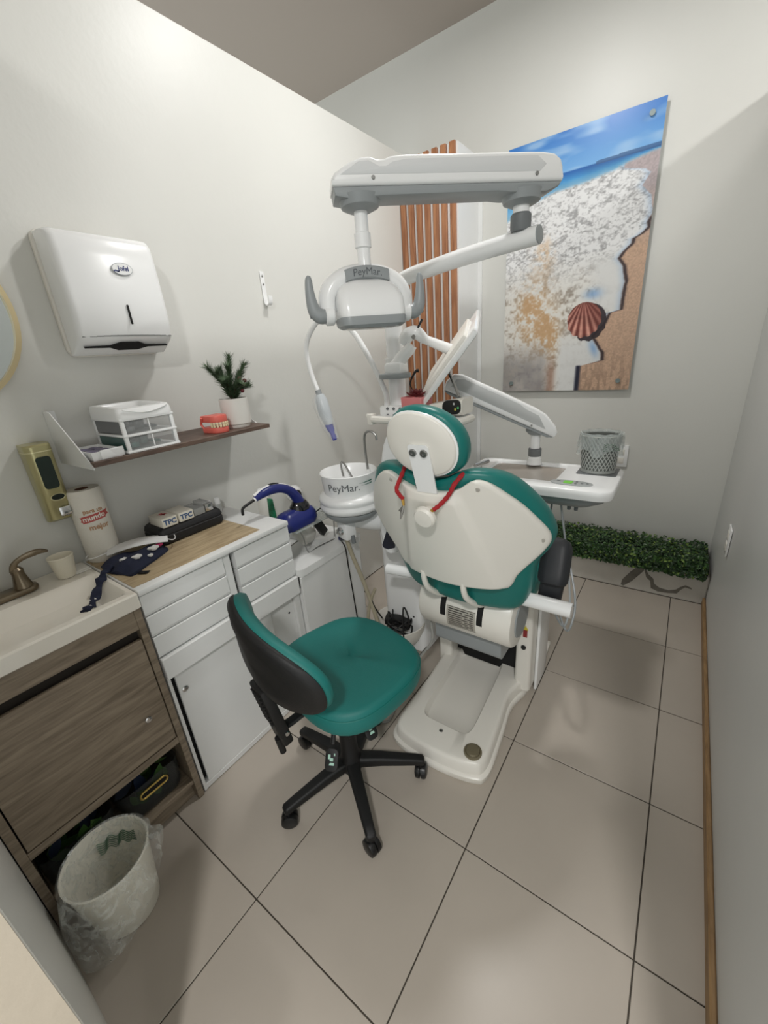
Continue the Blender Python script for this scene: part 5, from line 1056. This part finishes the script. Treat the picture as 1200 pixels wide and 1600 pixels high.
def seatf(bm):
    pts = []
    for t in np.linspace(0, 2*math.pi, 61)[:-1]:
        c, s = math.cos(t), math.sin(t); k = (abs(c)**2.9+abs(s)**2.9)**(-1/2.9)
        pts.append((.242*k*c*(1-.06*s), .232*k*s+.055))
    L = []
    for sc_, z in ((.05, .462), (.9, .462), (.965, .466), (.992, .478), (1.0, .50), (.997, .525), (.98, .543), (.95, .552), (.90, .5555), (.75, .5565), (.5, .5568), (.25, .5568), (.02, .5568)):
        L.append([(x*sc_, .055+(y-.055)*sc_, z+.035-.010*max(0, (y-.17)/.1)*(z > .5)) for x, y in pts])
    loft(bm, L)
st = sk_('seat', TEAL2, seatf, sharp=80)
def seam(bm):
    P = []
    for t in np.linspace(0, 2*math.pi, 61):
        c, s = math.cos(t), math.sin(t); k = (abs(c)**2.9+abs(s)**2.9)**(-1/2.9)
        P.append((.2405*k*c*(1-.06*s), .2305*k*s+.055, .566-.010*max(0, (.23*k*s+.055-.17)/.1)))
    tube(bm, P, .0022, 5)
sk_('piping', mat('teal_piping', (22, 112, 104), .5), seam, st)
sk_('mechanism', SB, lambda bm: (box(bm, (0, .0, .48), (.16, .20, .034), .006), box(bm, (0, -.02, .45), (.09, .12, .04), .008)))
sk_('back_bar', SB, lambda bm: tube(bm, spath([(-.02, -.06, .465), (-.02, -.15, .463), (-.02, -.21, .46), (-.02, -.235, .48), (-.02, -.25, .56)], 4), [.020, .020, .020, .02], 8, flat=.5))
BKT = Matrix.Rotation(.16, 3, 'X')
bkt = sk_('back_bracket', SB, lambda bm: box(bm, (-.02, -.252, .545), (.085, .035, .26), .008, rot=BKT))
for k in range(9): sk_('rib', SB, lambda bm: box(bm, Vector((-.02, -.252, .545))+BKT@Vector((0, -.019, -.02+k*.016)), (.06, .008, .006), .001, rot=BKT), bkt)
sk_('bracket_knob', SB, lambda bm: tube(bm, [(-.02, -.25, .43), (-.02, -.245, .36)], [.014, .011], 10))
sk_('bracket_bolt', CHROME, lambda bm: lathe(bm, [(.008, 0), (.007, .004)], (.024, -.235, .47), 10, (1, 0, 0)))
# backrest: curved oval, black shell behind, teal pad in front
BCx, BCy, BCz, BW, BH = .02, -.285, .80, .25, .135
BT = math.radians(10); BR = math.radians(-8)
def bpt(a, b, d):
    y = BCy+d+1.1*a*a+0.0; z = b
    x2 = a*math.cos(BR)-z*math.sin(BR); z2 = a*math.sin(BR)+z*math.cos(BR)
    return (BCx+x2, y-math.tan(BT)*z2*.6, BCz+z2)
def bo(hw, hh): 
    out = []
    for t in np.linspace(0, 2*math.pi, 49)[:-1]:
        c, s = math.cos(t), math.sin(t); k = (abs(c)**2.5+abs(s)**2.5)**(-1/2.5); out.append((hw*k*c, hh*k*s*(1 if s > 0 else .95)))
    return out
sk_('back_shell', SB, lambda bm: loft(bm, [[bpt(a, b, d) for a, b in bo(w_, h_)] for w_, h_, d in ((BW*.97, BH*.97, .018), (BW, BH, .012), (BW*.99, BH*.985, .002), (BW*.93, BH*.90, -.008), (BW*.6, BH*.6, -.012), (BW*.02, BH*.02, -.013))]), sharp=60)
sk_('back_pad', TEAL2, lambda bm: loft(bm, [[bpt(a, b, d) for a, b in bo(w_, h_)] for w_, h_, d in ((BW*.96, BH*.95, .012), (BW*.99, BH*.985, .018), (BW*.99, BH*.985, .034), (BW*.95, BH*.93, .050), (BW*.85, BH*.8, .058), (BW*.4, BH*.4, .062), (BW*.02, BH*.02, .062))]), sharp=80)
ICO = mat('icon_mint', (168, 206, 190), .5)
for i, (p0, p1) in enumerate((((.05, .03, .465), (.135, .015, .37)), ((.05, -.06, .465), (.115, -.14, .345)))):
    a, b = Vector(p0), Vector(p1); d = (b-a).normalized()
    sd_ = d.cross(Vector((0, 0, 1))).normalized(); nn = sd_.cross(d)
    lv_ = sk_('lever', SB, lambda bm: tube(bm, [a, a+(b-a)*.5, a+(b-a)*.7], [.006, .008, .010], 8))
    sk_('paddle', SB, lambda bm: prism(bm, rr(.034, .022, .016, 4), lambda u, v, h: tuple(b+d*u+sd_*v+nn*h), -.004, .004, .0015), lv_)
    def icon(bm):
        for pts in ([(-.016, .004), (-.006, .004), (-.006, -.006), (.004, -.006), (.004, .006), (-.002, .006), (-.002, .012), (-.016, .012)], [(.008, -.01), (.016, -.01), (.016, .008), (.008, .004)], [(-.02, -.012), (-.012, -.012), (-.012, -.008), (-.02, -.008)]):
            bm.faces.new([bm.verts.new(tuple(b+d*u+sd_*v+nn*.0044)) for u, v in pts])
    sk_('lever_icon', ICO, icon, lv_, smooth=False)
# ------------------------------------------------------------------ ceiling lamps (above the frame)
LAMPM = mat('lamp_diffuser', (255, 250, 240), .4, emit=6)
for (x, y, r, lab) in ((-.81, 1.88, .11, 'round white ceiling lamp above the dental chair'), (1.67, 2.5, .125, 'round white ceiling lamp beyond the right partition'), (.75, -1.4, .15, 'round white ceiling lamp in the hall behind the camera')):
    t = thing('ceiling_lamp', lab, 'lamp', (x, y, ZC), 'ceiling lamps')
    mk('housing', WHITE, t, lambda bm: lathe(bm, [(r+.03, 0), (r+.03, -.03), (r+.01, -.045), (r+.006, -.03)], (x, y, ZC-.0005), 36))
    mk('diffuser', LAMPM, t, lambda bm: lathe(bm, [(r, -.040), (r, -.0475)], (x, y, ZC), 36))
